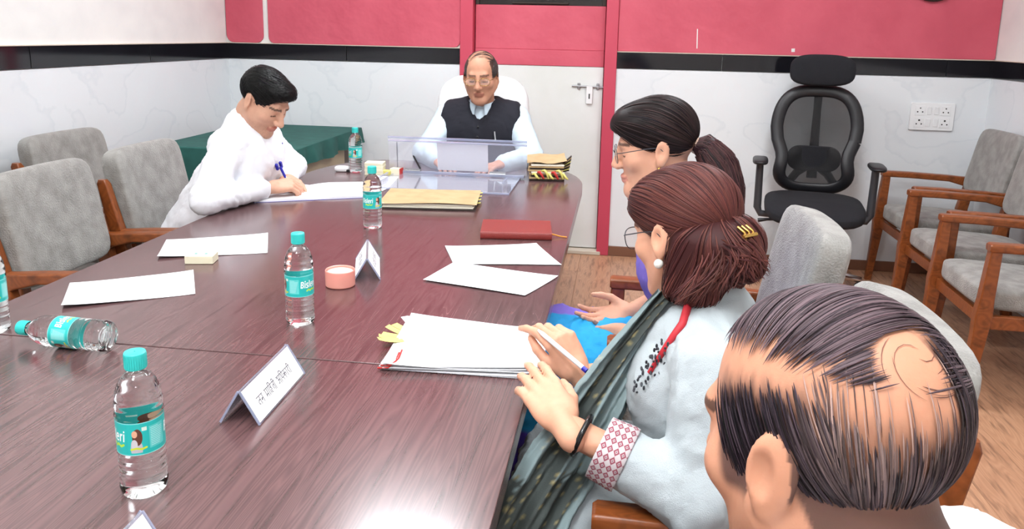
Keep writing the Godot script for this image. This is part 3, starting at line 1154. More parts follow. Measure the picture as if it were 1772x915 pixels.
func stroke(im: Image, points: Array, r: float, color: Color) -> void:
	for i in points.size() - 1:
		var a: Vector2 = points[i]
		var b: Vector2 = points[i + 1]
		var n := int(ceil(a.distance_to(b) / maxf(0.5, r * 0.5))) + 1
		for k in n + 1:
			var p := a.lerp(b, float(k) / n)
			for y in range(int(p.y - r), int(p.y + r) + 2):
				for x in range(int(p.x - r), int(p.x + r) + 2):
					if x >= 0 and y >= 0 and x < im.get_width() and y < im.get_height() and Vector2(x, y).distance_to(p) <= r:
						im.set_pixel(x, y, color)


# the three words on the table signs, written letter by letter with a head line
func sign_picture() -> ImageTexture:
	var im := Image.create(512, 152, false, Image.FORMAT_RGB8)
	im.fill(rgb(243, 243, 246))
	var ink := rgb(44, 44, 58)
	var glyphs := {
		"ja": [24, [[Vector2(20, 0), Vector2(20, 30)], [Vector2(20, 13), Vector2(9, 13), Vector2(4, 18), Vector2(4, 24), Vector2(9, 27)]]],
		"na": [20, [[Vector2(16, 0), Vector2(16, 30)], [Vector2(16, 15), Vector2(6, 15), Vector2(3, 18), Vector2(6, 21), Vector2(8, 18)]]],
		"ma": [22, [[Vector2(18, 0), Vector2(18, 30)], [Vector2(5, 0), Vector2(5, 20), Vector2(18, 20)], [Vector2(5, 20), Vector2(2, 23), Vector2(6, 25)]]],
		"aa": [9, [[Vector2(5, 0), Vector2(5, 30)]]],
		"hi": [26, [[Vector2(4, 0), Vector2(4, 30)], [Vector2(4, 0), Vector2(5, -9), Vector2(14, -11), Vector2(19, -4), Vector2(19, 0)], [Vector2(19, 0), Vector2(19, 6), Vector2(11, 9), Vector2(18, 12), Vector2(19, 17), Vector2(12, 19), Vector2(10, 24), Vector2(16, 30)]]],
		"tii": [27, [[Vector2(16, 0), Vector2(16, 30)], [Vector2(16, 10), Vector2(7, 11), Vector2(4, 17), Vector2(8, 25)], [Vector2(23, 0), Vector2(23, 30)], [Vector2(23, 0), Vector2(21, -9), Vector2(14, -10), Vector2(11, -3)]]],
		"a": [27, [[Vector2(23, 0), Vector2(23, 30)], [Vector2(23, 14), Vector2(13, 14)], [Vector2(3, 6), Vector2(9, 3), Vector2(13, 7), Vector2(10, 13), Vector2(13, 18), Vector2(11, 25), Vector2(4, 26)]]],
		"dhi": [28, [[Vector2(4, 0), Vector2(4, 30)], [Vector2(4, 0), Vector2(6, -9), Vector2(16, -11), Vector2(23, -5), Vector2(24, 0)], [Vector2(24, 0), Vector2(24, 30)], [Vector2(24, 18), Vector2(14, 20), Vector2(12, 13), Vector2(16, 9), Vector2(12, 4), Vector2(14, 1)]]],
		"ka": [28, [[Vector2(13, 0), Vector2(13, 30)], [Vector2(13, 14), Vector2(6, 10), Vector2(3, 15), Vector2(6, 20), Vector2(13, 15), Vector2(20, 10), Vector2(24, 15), Vector2(22, 22)]]],
		"rii": [26, [[Vector2(8, 0), Vector2(12, 6), Vector2(5, 13), Vector2(14, 27)], [Vector2(22, 0), Vector2(22, 30)], [Vector2(22, 0), Vector2(20, -9), Vector2(13, -10), Vector2(10, -3)]]],
	}
	var x := 66.0
	var k := 1.22
	for word in [["ja", "na"], ["ma", "aa", "hi", "tii"], ["a", "dhi", "ka", "aa", "rii"]]:
		var start := x
		for g in word:
			for line in glyphs[g][1]:
				var pts := []
				for p in line:
					pts.append(Vector2(x, 66) + p * k)
				stroke(im, pts, 2.0, ink)
			x += glyphs[g][0] * k + 2.0
		stroke(im, [Vector2(start, 66), Vector2(x, 66)], 2.0, ink)
		x += 22
	return ImageTexture.create_from_image(im)


func label_picture() -> ImageTexture:
	var w := 1024
	var h := 256
	var im := Image.create(w, h, false, Image.FORMAT_RGB8)
	im.fill(rgb(36, 184, 180))
	for half in 2:
		var o := half * 512
		# paler block with small print
		im.fill_rect(Rect2i(o + 150, 40, 118, 176), rgb(96, 208, 204))
		for i in 11:
			im.fill_rect(Rect2i(o + 160, 54 + i * 14, 60 + (i * 37) % 40, 5), rgb(180, 232, 230))
		# a generic figure: hair, face, pale dress, and a stamp above her shoulder
		for y in range(30, 236):
			for x in range(14, 142):
				var p := Vector2(x, y)
				var c := Color(0, 0, 0, 0)
				if ((p - Vector2(62, 204)) / Vector2(40, 76)).length() < 1.0:
					c = rgb(186, 184, 192)
				if ((p - Vector2(70, 112)) / Vector2(34, 66)).length() < 1.0:
					c = rgb(98, 52, 34)
				if ((p - Vector2(52, 86)) / Vector2(19, 28)).length() < 1.0:
					c = rgb(224, 170, 140)
				if ((p - Vector2(48, 168)) / Vector2(22, 40)).length() < 1.0:
					c = rgb(200, 198, 204)
				if c.a > 0.0:
					im.set_pixel(o + x, y, c)
		im.fill_rect(Rect2i(o + 102, 36, 34, 30), rgb(214, 232, 220))
		stroke(im, [Vector2(o + 26, 206), Vector2(o + 60, 198), Vector2(o + 96, 208), Vector2(o + 126, 200)], 8.0, rgb(206, 220, 60))
		# the name, and the green script under it
		print_text(im, "Bisleri", "Droid Sans", Rect2(o + 286, 60, 210, 92), Color.WHITE, true, 0.12)
		stroke(im, [Vector2(o + 360, 186), Vector2(o + 384, 172), Vector2(o + 404, 190), Vector2(o + 430, 172), Vector2(o + 456, 188), Vector2(o + 480, 174)], 9.0, rgb(190, 226, 70))
	im.fill_rect(Rect2i(0, 0, w, 6), rgb(150, 226, 224))
	im.fill_rect(Rect2i(0, h - 6, w, 6), rgb(150, 226, 224))
	return ImageTexture.create_from_image(im)


# ---------------------------------------------------------------- things on the table
func make_bottle(label: String) -> Node3D:
	var t := thing("water_bottle", label, "bottle", Vector3.ZERO, 0.0, "plastic water bottles on the table")
	var prof := [Vector2(0.001, 0.005), Vector2(0.012, 0.006), Vector2(0.02, 0.001), Vector2(0.026, 0.0), Vector2(0.0305, 0.005), Vector2(0.0322, 0.014)]
	for i in 25:
		var y := 0.016 + 0.05 * i / 24.0
		prof.append(Vector2(0.0318 - 0.0011 * (0.5 - 0.5 * cos(TAU * i / 6.0)), y))
	prof.append_array([Vector2(0.0315, 0.068), Vector2(0.031, 0.07), Vector2(0.031, 0.117), Vector2(0.0318, 0.12)])
	for i in 29:
		var f := i / 28.0
		var y := 0.122 + 0.058 * f
		var r := 0.0325 * sqrt(maxf(0.0, 1.0 - pow(f * 0.93, 2.6)))
		prof.append(Vector2(maxf(r, 0.0125) - 0.0012 * (0.5 - 0.5 * cos(TAU * i / 7.0)) * (1.0 - f), y))
	prof.append_array([Vector2(0.0122, 0.183), Vector2(0.0122, 0.188), Vector2(0.001, 0.189)])
	var s := Shape.new()
	s.lathe(prof, 40, Transform3D(), false)
	put("bottle_body", s.mesh(), M.water, t)
	s = Shape.new()
	s.lathe([Vector2(0.0314, 0.0695), Vector2(0.0316, 0.0697), Vector2(0.0316, 0.1173), Vector2(0.0314, 0.1175)], 48, Transform3D(), false)
	for i in s.uv.size():
		var a := atan2(s.v[i].z, s.v[i].x)
		s.uv[i] = Vector2(1.0 - fposmod(a / TAU, 1.0), 1.0 - (s.v[i].y - 0.0695) / 0.048)
	# a closed strip needs its seam split so that the print does not run backwards
	s = Shape.new()
	var rows := []
	for y in [0.0697, 0.0935, 0.1173]:
		var row := PackedVector3Array()
		for j in 49:
			var a := TAU * j / 48.0
			row.append(Vector3(0.0317 * cos(a), y, -0.0317 * sin(a)))
		rows.append(row)
	s.loft(rows, false)
	for i in s.uv.size():
		s.uv[i] = Vector2(float(i % 49) / 48.0, 1.0 - (s.v[i].y - 0.0697) / 0.0476)
	put("label_band", s.mesh(), M.bottle_label, t)
	s = Shape.new()
	var cap := [Vector2(0.0142, 0.186), Vector2(0.0146, 0.187), Vector2(0.0146, 0.2075), Vector2(0.0138, 0.2095), Vector2(0.001, 0.2098)]
	s.lathe(cap, 40, Transform3D(), false)
	for i in s.v.size():
		if s.v[i].y < 0.207 and s.v[i].y > 0.1865:
			pass
	for k in 30:
		var a := TAU * k / 30.0
		s.box(Vector3(0.0146 * cos(a), 0.197, 0.0146 * sin(a)), Vector3(0.0008, 0.018, 0.0012), 0.0002, Basis(Vector3.UP, -a))
	put("cap", s.mesh(), M.teal_plastic, t)
	return t


func build_bottles() -> void:
	var m := flat("bottle_label", Color.WHITE, 0.3)
	m.albedo_texture = label_picture()
	var g := "plastic water bottles on the table"
	var p := at_y(238, 858, TOP) + Vector3(0, 0, -0.018)
	var b := make_bottle("upright water bottle on the near half of the table, label with a figure")
	b.position = p
	b.rotation.y = deg_to_rad(-89)
	copy_of(b, "upright water bottle standing next to the round pink cup", at_y(514, 563, TOP) + Vector3(0, 0, -0.02), deg_to_rad(-163), g)
	copy_of(b, "upright water bottle between the open notebook and the manila file", at_y(641, 396, TOP) + Vector3(0, 0, -0.025), deg_to_rad(118), g)
	copy_of(b, "upright water bottle behind the open notebook, near the green desk", at_y(612, 299, TOP) + Vector3(0, 0, -0.03), deg_to_rad(-101), g)
	copy_of(b, "upright water bottle near the cap of the fallen bottle", at_y(-2, 580, TOP) + Vector3(-0.028, 0, -0.02), deg_to_rad(-60), g)
	var lying := copy_of(b, "water bottle lying on its side across the table seam", Vector3.ZERO, 0.0, g)
	var base := at_y(186, 604, TOP)
	var neck := at_y(34, 588, TOP)
	var dir := (neck - base).normalized()
	var up := Vector3.UP
	var side := dir.cross(up).normalized()
	lying.transform = Transform3D(Basis(side, dir, side.cross(dir)) * Basis(Vector3.UP, deg_to_rad(118)), base + dir * 0.004 + Vector3(0.018, 0.0326, 0.01))


func sheet_of(corners: Array, lift: float, curl: float, seed_: float) -> Shape:
	# corners near-left, near-right, far-right, far-left; a thin leaf that lifts a little at its edges
	var s := Shape.new()
	for side in [0.0, 0.0004]:
		var rows := []
		for i in 11:
			var row := PackedVector3Array()
			for j in 15:
				var u := j / 14.0
				var w := i / 10.0
				var p: Vector3 = corners[0].lerp(corners[1], u).lerp(corners[3].lerp(corners[2], u), w)
				var e := pow(absf(u - 0.5) * 2.0, 4.0) + pow(absf(w - 0.5) * 2.0, 4.0)
				p.y += lift + side + curl * e * (0.5 + 0.5 * sin(seed_ + u * 4.0 + w * 3.0))
				row.append(p)
			rows.append(row)
		s.loft(rows, false)
	return s


func paper_thing(called: String, label: String, category: String, px: Array, lift: float, curl: float, group := "") -> MeshInstance3D:
	var c := []
	for q in px:
		c.append(at_y(q[0], q[1], TOP))
	var mid: Vector3 = (c[0] + c[1] + c[2] + c[3]) / 4.0
	for i in 4:
		c[i] -= mid
	var o := put(numbered(called), sheet_of(c, lift, curl, mid.x * 20.0).mesh(), M.paper, self)
	o.position = mid
	tag(o, label, category, group)
	return o


func make_sign(label: String, at: Vector3, turn: float, length: float) -> Node3D:
	# a clear tent with a printed card in each face; local: the ridge runs along z
	var t := thing("table_sign", label, "table sign", at, turn, "tent signs on the table")
	var h := 0.058
	var w := 0.034
	for sx in [-1, 1]:
		var slope := Vector2(w, h).length()
		var mid := Vector3(sx * w / 2, h / 2 + 0.001, 0)
		var across := Vector3(sx * w, -h, 0).normalized()     # down the face
		var out := Vector3(sx * h, w, 0).normalized()
		var b := Basis(Vector3(0, 0, -sx), -across, out)
		var face := put("face", box_mesh(mid, Vector3(length, slope, 0.0026), 0.0006, b), M.acrylic, t)
		var s := Shape.new()
		var rows := []
		for y in [-1.0, 1.0]:
			var row := PackedVector3Array()
			for x in [-1.0, 1.0]:
				row.append(mid + out * 0.0016 + b.x * x * (length / 2 - 0.004) + b.y * y * (slope / 2 - 0.003))
			rows.append(row)
		s.loft(rows, false)
		for i in 4:
			s.n[i] = out
			s.uv[i] = Vector2(i % 2, 1 - i / 2)
		var f := s.f.duplicate()
		s.f.clear()
		s.quad(0, 1, 3, 2)
		put("card", s.mesh(), M.sign_card, face)
		for e in [-1.0, 1.0]:
			put("edge_strip", box_mesh(mid + out * 0.0008 + b.x * e * (length / 2 - 0.001), Vector3(0.003, slope, 0.0044), 0.0008, b), M.acrylic_edge, face)
	return t


func build_table_things() -> void:
	build_bottles()
	# loose sheets
	var g := "loose white sheets on the table"
	paper_thing("paper_sheet", "white paper sheet beside the fallen bottle", "paper", [[106, 535], [338, 509], [335, 473], [121, 490]], 0.0006, 0.005, g)
	paper_thing("paper_sheet", "white paper sheet behind the small cream box", "paper", [[272, 448], [463, 438], [464, 407], [288, 415]], 0.0006, 0.004, g)
	paper_thing("paper_sheet", "white paper sheet under another, next to the red-brown diary", "paper", [[785, 458], [972, 459], [928, 422], [770, 427]], 0.0006, 0.002, g)
	paper_thing("paper_sheet", "white paper sheet lying over another by the table edge", "paper", [[732, 486], [908, 513], [966, 480], [787, 455]], 0.0022, 0.002, g)
	# table signs
	var m := flat("sign_card", Color.WHITE, 0.5)
	m.albedo_texture = sign_picture()
	make_sign("clear tent sign with white printed card across from the paper stack", Vector3(-0.607, TOP, -1.235), 0.03, 0.205)
	make_sign("clear tent sign seen end-on beside the round pink cup", Vector3(-0.673, TOP, -2.015), 0.31, 0.2)
	make_sign("clear tent sign in front of the nearest water bottle", at_y(245, 884, TOP + 0.058) * Vector3(1, 0, 1) + Vector3(0.004, TOP, 0.103), 0.03, 0.205)
	# round pink cup
	var p := at_y(582, 500, TOP) + Vector3(0, 0, -0.03)
	var t := thing("sponge_cup", "low round pink plastic cup with pale sponge beside the table sign", "cup", p)
	var s := Shape.new()
	s.lathe([Vector2(0.001, 0.001), Vector2(0.036, 0.001), Vector2(0.038, 0.004), Vector2(0.0385, 0.042), Vector2(0.037, 0.0445), Vector2(0.0355, 0.0425), Vector2(0.035, 0.034)], 44, Transform3D(), false)
	put("cup", s.mesh(), M.pink_cup, t)
	s = Shape.new()
	s.lathe([Vector2(0.0345, 0.02), Vector2(0.0348, 0.038), Vector2(0.028, 0.0405), Vector2(0.001, 0.0415)], 36, Transform3D(), false)
	put("sponge", s.mesh(), M.pale_sponge, t)
	# small cream box with pale green print on the lid
	var a := at_y(313, 458, TOP)
	var b := at_y(366, 458, TOP)
	var ax := (b - a).normalized()
	t = thing("small_box", "small cream cardboard box with pale green print by a paper sheet", "box", (a + b) / 2 + Vector3(0, 0, -0.03), -atan2(ax.z, ax.x))
	put("box_body", box_mesh(Vector3(0, 0.012, 0), Vector3(0.078, 0.024, 0.052), 0.002), M.cream_card, t)
	put("print", box_mesh(Vector3(0, 0.0242, 0.0), Vector3(0.04, 0.0006, 0.026), 0.0002), flat("pale_green_print", rgb(176, 216, 206), 0.6), t)
	for dx in [-0.014, 0.014]:
		put("print_mark", box_mesh(Vector3(dx, 0.0246, 0.002), Vector3(0.006, 0.0005, 0.008), 0.0002), flat("green_print", rgb(96, 160, 140), 0.6), t)
	build_stack()
	build_notebook()
	build_files()
	build_stand()
	# red-brown diary with its ribbon
	var d0 := at_y(831, 413, TOP)
	var d1 := at_y(955, 416, TOP)
	ax = (d1 - d0).normalized()
	var bk := Vector3(ax.z, 0, -ax.x)
	t = thing("diary", "closed red-brown leather diary with orange ribbon near the table edge", "book", (d0 + d1) / 2 + bk * 0.085, -atan2(ax.z, ax.x))
	var wid := d0.distance_to(d1)
	put("cover", box_mesh(Vector3(0, 0.0015, 0), Vector3(wid, 0.003, 0.17), 0.001), M.diary_leather, t)
	put("cover", box_mesh(Vector3(0, 0.0235, 0), Vector3(wid, 0.003, 0.17), 0.001), M.diary_leather, t)
	s = Shape.new()
	var rings := []
	for i in 2:
		var ring := PackedVector3Array()
		for k in 13:
			var an := -PI / 2 + PI * k / 12.0
			ring.append(Vector3((i - 0.5) * wid, 0.0125 + 0.0125 * sin(an), 0.083 + 0.006 * cos(an)))
		for k in 13:
			var an := PI / 2 - PI * k / 12.0
			ring.append(Vector3((i - 0.5) * wid, 0.0125 + 0.0105 * sin(an), 0.081 + 0.004 * cos(an)))
		rings.append(ring)
	s.loft(rings)
	put("spine", s.mesh(), M.diary_leather, t)
	put("page_block", box_mesh(Vector3(0, 0.0125, -0.003), Vector3(wid - 0.006, 0.0195, 0.16), 0.001), M.page_edge, t)
	s = Shape.new()
	s.tube([Vector3(wid / 2 - 0.02, 0.012, 0.03), Vector3(wid / 2 + 0.008, 0.008, 0.04), Vector3(wid / 2 + 0.03, 0.0035, 0.045), Vector3(wid / 2 + 0.05, 0.0035, 0.052)], 0.0025, 6, true, 0.8)
	put("ribbon", s.mesh(), M.orange_ribbon, t)


func build_stack() -> void:
	# papers tied at one end, with sticky flags
	var c := [at_y(660, 641, TOP), at_y(938, 655, TOP), at_y(941, 581, TOP), at_y(712, 556, TOP)]
	var mid: Vector3 = (c[0] + c[1] + c[2] + c[3]) / 4.0
	var t := thing("paper_stack", "untidy stack of white papers with yellow flags under the woman's hands", "papers", mid)
	for i in 9:
		var q := []
		var turn := Basis(Vector3.UP, (i - 4) * 0.008 + 0.02 * sin(i * 2.3))
		for k in 4:
			q.append(turn * (c[k] - mid) + Vector3(0.004 * sin(i * 1.7), 0, 0.004 * cos(i * 2.9)))
		var sh := sheet_of(q, 0.0005 + i * 0.0015, 0.002 + 0.0004 * i, i * 1.3)
		put("sheet", sh.mesh(), M.paper, t)
	var left: Vector3 = (c[0] + c[3]) / 2.0 - mid
	for i in 6:
		var a := deg_to_rad([150, 166, 182, 198, 128, 212][i])
		var d := Vector3(cos(a), 0, -sin(a))
		var n := Vector3(-d.z, 0, d.x)
		var o := left + Vector3(0.016, 0.007 + 0.0014 * i, [-0.055, -0.035, -0.02, -0.002, -0.075, 0.01][i])
		var s := Shape.new()
		var rows := []
		for k in 6:
			var f := k / 5.0
			var e: Vector3 = o + d * 0.055 * f + Vector3(0, 0.012 * f * f * (1.0 if i % 2 else 0.4), 0)
			rows.append(PackedVector3Array([e - n * 0.009, e + n * 0.009]))
		s.loft(rows, false)
		put("sticky_flag", s.mesh(), M.yellow_tag if i != 4 else M.paper, t)
	for i in 2:
		var o: Vector3 = c[0] - mid + Vector3(0.022 + 0.006 * i, 0.004 + 0.006 * i, -0.002)
		var s := Shape.new()
		s.tube([o + Vector3(-0.03, 0.0, 0.0), o + Vector3(-0.008, 0.004, 0.004), o + Vector3(0.0, 0.008, -0.02), o + Vector3(-0.004, 0.009, -0.06)], 0.0018, 6)
		put("red_thread", s.mesh(), M.red_tag, t)


func build_notebook() -> void:
	# the open notebook: two leaves of pages that swell to the fold
	var c := [at_y(434, 351, TOP), at_y(672, 318, TOP), at_y(676, 306, TOP), at_y(540, 305, TOP)]
	var near := at_y(545, 346, TOP)
	var l0: Vector3 = at_y(433, 351, TOP)
	var fold: Vector3 = near
	var ax := Vector3(1, 0, -0.35).normalized()
	var bk := Vector3(-0.35, 0, -1).normalized()
	ax = (fold - l0).normalized()
	bk = Vector3(ax.z, 0, -ax.x)
	var t := thing("open_notebook", "open white notebook in which the man in the white shirt writes", "notebook", fold)
	for side in [-1, 1]:
		var s := Shape.new()
		for layer in 2:
			var rows := []
			for i in 2:
				var row := PackedVector3Array()
				for k in 13:
					var f := k / 12.0
					var y := (0.003 + 0.011 * sin(minf(f * 3.2, PI / 2)) * (1.0 - 0.55 * f)) if layer == 0 else 0.001
					row.append(ax * side * f * 0.225 + bk * i * 0.3 + Vector3(0, y, 0))
				rows.append(row)
			s.loft(rows, false)
		for i in 2:
			var rows := [PackedVector3Array(), PackedVector3Array()]
			for k in 13:
				var f := k / 12.0
				var y := 0.003 + 0.011 * sin(minf(f * 3.2, PI / 2)) * (1.0 - 0.55 * f)
				rows[0].append(ax * side * f * 0.225 + bk * i * 0.3 + Vector3(0, y, 0))
				rows[1].append(ax * side * f * 0.225 + bk * i * 0.3 + Vector3(0, 0.001, 0))
			s.loft(rows, false)
		put("pages", s.mesh(), M.paper, t)
	put("cover", box_mesh(bk * 0.15 + Vector3(0, 0.0006, 0), Vector3(0.456, 0.0011, 0.305), 0.0003, Basis(ax, Vector3.UP, -bk)), M.blue_ink_plastic, t)
	# a loose sheet under its far corner
	paper_thing("paper_sheet", "white paper sheet reaching from the open notebook to the clear stand", "paper", [[640, 341], [672, 326], [690, 306], [650, 304]], 0.0004, 0.001, "loose white sheets on the table")
	# small things beside the far bottle
	var p := at_y(590, 298, TOP)
	var o := thing("white_case", "small white case with dark end behind the open notebook", "case", p + Vector3(0, 0, -0.02), 0.2)
	var s2 := cushion(Vector3(0, 0.014, 0), Vector3(0.036, 0.014, 0.02), Basis(), 3.5, 28, 12)
	put("shell", s2.mesh(), M.white_plastic, o)
	put("end_cap", box_mesh(Vector3(0.03, 0.007, 0.012), Vector3(0.018, 0.012, 0.02), 0.003), M.black_plastic, o)
	p = at_y(645, 303, TOP)
	o = thing("memo_block", "cream memo paper block beside the clear stand", "memo block", p + Vector3(0, 0, -0.04), 0.1)
	for i in 7:
		put("leaf_bundle", box_mesh(Vector3(0.001 * sin(i * 2.0), 0.004 + 0.008 * i, 0.001 * cos(i * 3.0)), Vector3(0.085, 0.0078, 0.07), 0.0006), M.cream_card, o)
	for e in [[666, 303, "yellow-green sticky note pad next to the cream memo block", "yellow_tag", 0.02], [684, 303, "pale note pad with red edge at the corner of the clear stand", "cream_card", 0.03]]:
		p = at_y(e[0], e[1], TOP)
		o = thing("note_pad", e[2], "note pad", p + Vector3(0, 0, -0.02), -0.1)
		put("pad", box_mesh(Vector3(0, e[4] / 2, 0), Vector3(0.05, e[4], 0.04), 0.001), M[e[3]], o)
		if e[3] == "cream_card":
			put("binding", box_mesh(Vector3(0.024, e[4] / 2 + 0.001, 0), Vector3(0.004, e[4] + 0.001, 0.041), 0.0008), M.red_tag, o)


func build_files() -> void:
	# manila file lying in front of the clear stand
	var a := at_y(655, 362, TOP)
	var b := at_y(812, 366, TOP)
	var ax := (b - a).normalized()
	var bk := Vector3(ax.z, 0, -ax.x)
	var len := a.distance_to(b)
	var t := thing("manila_file", "closed manila file with yellow tags in front of the clear stand", "file", (a + b) / 2 + bk * 0.14 + ax * 0.012, -atan2(ax.z, ax.x))
	put("board", box_mesh(Vector3(0, 0.003, 0), Vector3(len + 0.02, 0.006, 0.27), 0.001), M.dark_board, t)
	for i in 4:
		put("page_bundle", box_mesh(Vector3(0.004 * sin(i * 2.2), 0.0085 + i * 0.004, 0.003 * cos(i * 1.7)), Vector3(len + 0.004, 0.0038, 0.255), 0.0006), M.page_edge, t)
	var s := Shape.new()
	var rows := []
	for i in 9:
		var row := PackedVector3Array()
		for j in 9:
			var u := j / 8.0 - 0.5
			var w := i / 8.0 - 0.5
			row.append(Vector3(u * (len + 0.03), 0.0245 + 0.004 * sin(u * 5.0 + 1.0) * (0.5 - w) + 0.003 * absf(u), w * -0.275))
		rows.append(row)
	s.loft(rows, false)
	put("cover", s.mesh(), M.manila, t)
	for i in 4:
		put("tag", box_mesh(Vector3(len / 2 + 0.008, 0.008 + i * 0.004, 0.03 - i * 0.045), Vector3(0.03, 0.0015, 0.02), 0.0004, Basis(Vector3.BACK, 0.2)), M.yellow_tag, t)
	# the thick bundle at the far right
	var p := at_y(940, 313, TOP)
	t = thing("file_bundle", "thick bundle of manila files tied with yellow and red cords", "files", p + Vector3(0.0, 0, -0.13), 0.12)
	put("board", box_mesh(Vector3(0, 0.004, 0), Vector3(0.16, 0.008, 0.26), 0.001), M.dark_board, t)
	for i in 8:
		var turn := Basis(Vector3.UP, 0.03 * sin(i * 2.7))
		put("file_layer", box_mesh(Vector3(0.004 * sin(i), 0.013 + i * 0.0085, 0.005 * cos(i * 1.9)), Vector3(0.16 - 0.01 * (i % 2), 0.0075, 0.26), 0.001, turn), [M.manila, M.dark_board, M.manila, M.page_edge][i % 4], t)
	s = Shape.new()
	rows = []
	for i in 7:
		var row := PackedVector3Array()
		for j in 7:
			var u := j / 6.0 - 0.5
			var w := i / 6.0 - 0.5
			row.append(Vector3(u * 0.18, 0.083 + 0.016 * maxf(0.0, u) + 0.004 * sin(u * 8.0 + w * 5.0), w * -0.27))
		rows.append(row)
	s.loft(rows, false)
	put("cover", s.mesh(), M.manila, t)
	for i in 7:
		var f := i / 6.0 - 0.5
		s = Shape.new()
		var x := f * 0.13
		s.tube([Vector3(x, 0.03 + 0.008 * (i % 3), 0.13), Vector3(x + 0.01, 0.035 + 0.008 * (i % 3), 0.142), Vector3(x + 0.02, 0.02 + 0.01 * (i % 3), 0.146), Vector3(x + 0.03, 0.012, 0.14)], [0.005, 0.006, 0.006, 0.004], 6)
		put("cord", s.mesh(), [M.yellow_tag, M.red_tag, M.yellow_tag][i % 3], t)
	for i in 9:      # dark flaps fanning up at the right end
		var f := i / 8.0
		put("flap", box_mesh(Vector3(0.065 + 0.02 * f, 0.04 + 0.045 * f, 0.11 - 0.03 * f), Vector3(0.075, 0.0015, 0.035), 0.0004, Basis(Vector3.BACK, 0.25 + 0.5 * f)), [M.dark_board, M.yellow_tag, M.dark_board, M.manila][i % 4], t)


func build_stand() -> void:
	# clear stand: a base plate with low side cheeks and a hinged panel, a sheet held on the far side of the panel
	var l := at_z(678, 298, -3.5)
	var r := at_z(908, 303, -3.5)
	var mid := Vector3((l.x + r.x) / 2, TOP, -3.5)
	var w := r.x - l.x
	var t := thing("clear_stand", "clear acrylic reading stand with two metal hinges at the head of the table", "reading stand", mid)
	put("base_plate", box_mesh(Vector3(0.0, 0.004, 0.19), Vector3(w - 0.04, 0.006, 0.38), 0.001), M.acrylic, t)
	put("base_edge", box_mesh(Vector3(0.0, 0.004, 0.378), Vector3(w - 0.04, 0.008, 0.005), 0.001), M.acrylic_edge, t)
	for sx in [-1, 1]:
		put("base_edge", box_mesh(Vector3(sx * (w / 2 - 0.02), 0.004, 0.19), Vector3(0.005, 0.008, 0.38), 0.001), M.acrylic_edge, t)
		put("side_cheek", box_mesh(Vector3(sx * (w / 2 - 0.05), 0.024, 0.29), Vector3(0.006, 0.04, 0.12), 0.002), M.acrylic, t)
		put("cheek_edge", box_mesh(Vector3(sx * (w / 2 - 0.05), 0.045, 0.29), Vector3(0.007, 0.004, 0.12), 0.001), M.acrylic_edge, t)
	put("hinge_bar", box_mesh(Vector3(0, 0.012, 0.01), Vector3(w, 0.012, 0.02), 0.002), M.acrylic_edge, t)
	var tilt := Basis(Vector3.RIGHT, 0.16)
	var hgt := 0.163
	var panel := put("panel", box_mesh(tilt * Vector3(0, hgt / 2, 0) + Vector3(0, 0.014, 0), Vector3(w + 0.02, hgt, 0.006), 0.001, tilt), M.acrylic, t)
	put("panel_edge", box_mesh(tilt * Vector3(0, hgt, 0) + Vector3(0, 0.014, 0.0), Vector3(w + 0.02, 0.009, 0.008), 0.001, tilt), M.acrylic_edge, panel)
	put("ledge", box_mesh(tilt * Vector3(0, hgt - 0.018, 0.0) + Vector3(0, 0.014, -0.01), Vector3(w + 0.02, 0.004, 0.02), 0.001, tilt), M.acrylic_edge, panel)
	for sx in [-0.21, 0.19]:
		var h := put("hinge", box_mesh(Vector3(sx, 0.018, 0.006), Vector3(0.075, 0.022, 0.006), 0.001), M.steel, t)
		for k in 5:
			put("knuckle", tube_mesh([Vector3(sx - 0.0375 + k * 0.015, 0.018, 0.011), Vector3(sx - 0.0375 + k * 0.015 + 0.0138, 0.018, 0.011)], 0.0055, 8), M.steel, h)
	put("prop_rod", tube_mesh([Vector3(-w / 2 + 0.02, 0.005, -0.03), Vector3(-w / 2 + 0.03, 0.15, 0.015)], 0.0025, 6), M.grey_frame, t)
	var page := put(numbered("paper_sheet"), box_mesh(Vector3.ZERO, Vector3(0.24, 0.14, 0.0006), 0.0001, tilt * Basis(Vector3.BACK, 0.0)), M.paper, self)
	page.position = mid + Vector3(0.02, 0.09, -0.016)
	tag(page, "white paper sheet standing behind the clear stand's panel", "paper", "loose white sheets on the table")
	var pen := put(numbered("ballpoint_pen"), tube_mesh([Vector3(0, -0.035, 0), Vector3(0, 0.03, 0), Vector3(0, 0.036, 0)], [0.0042, 0.0042, 0.002], 8), M.black_plastic, self)
	pen.transform = Transform3D(Basis(Vector3.BACK, 0.45) * Basis(Vector3.RIGHT, 0.16), mid + Vector3(-0.19, 0.06, 0.016))
	tag(pen, "black pen leaning against the clear stand's panel", "pen")


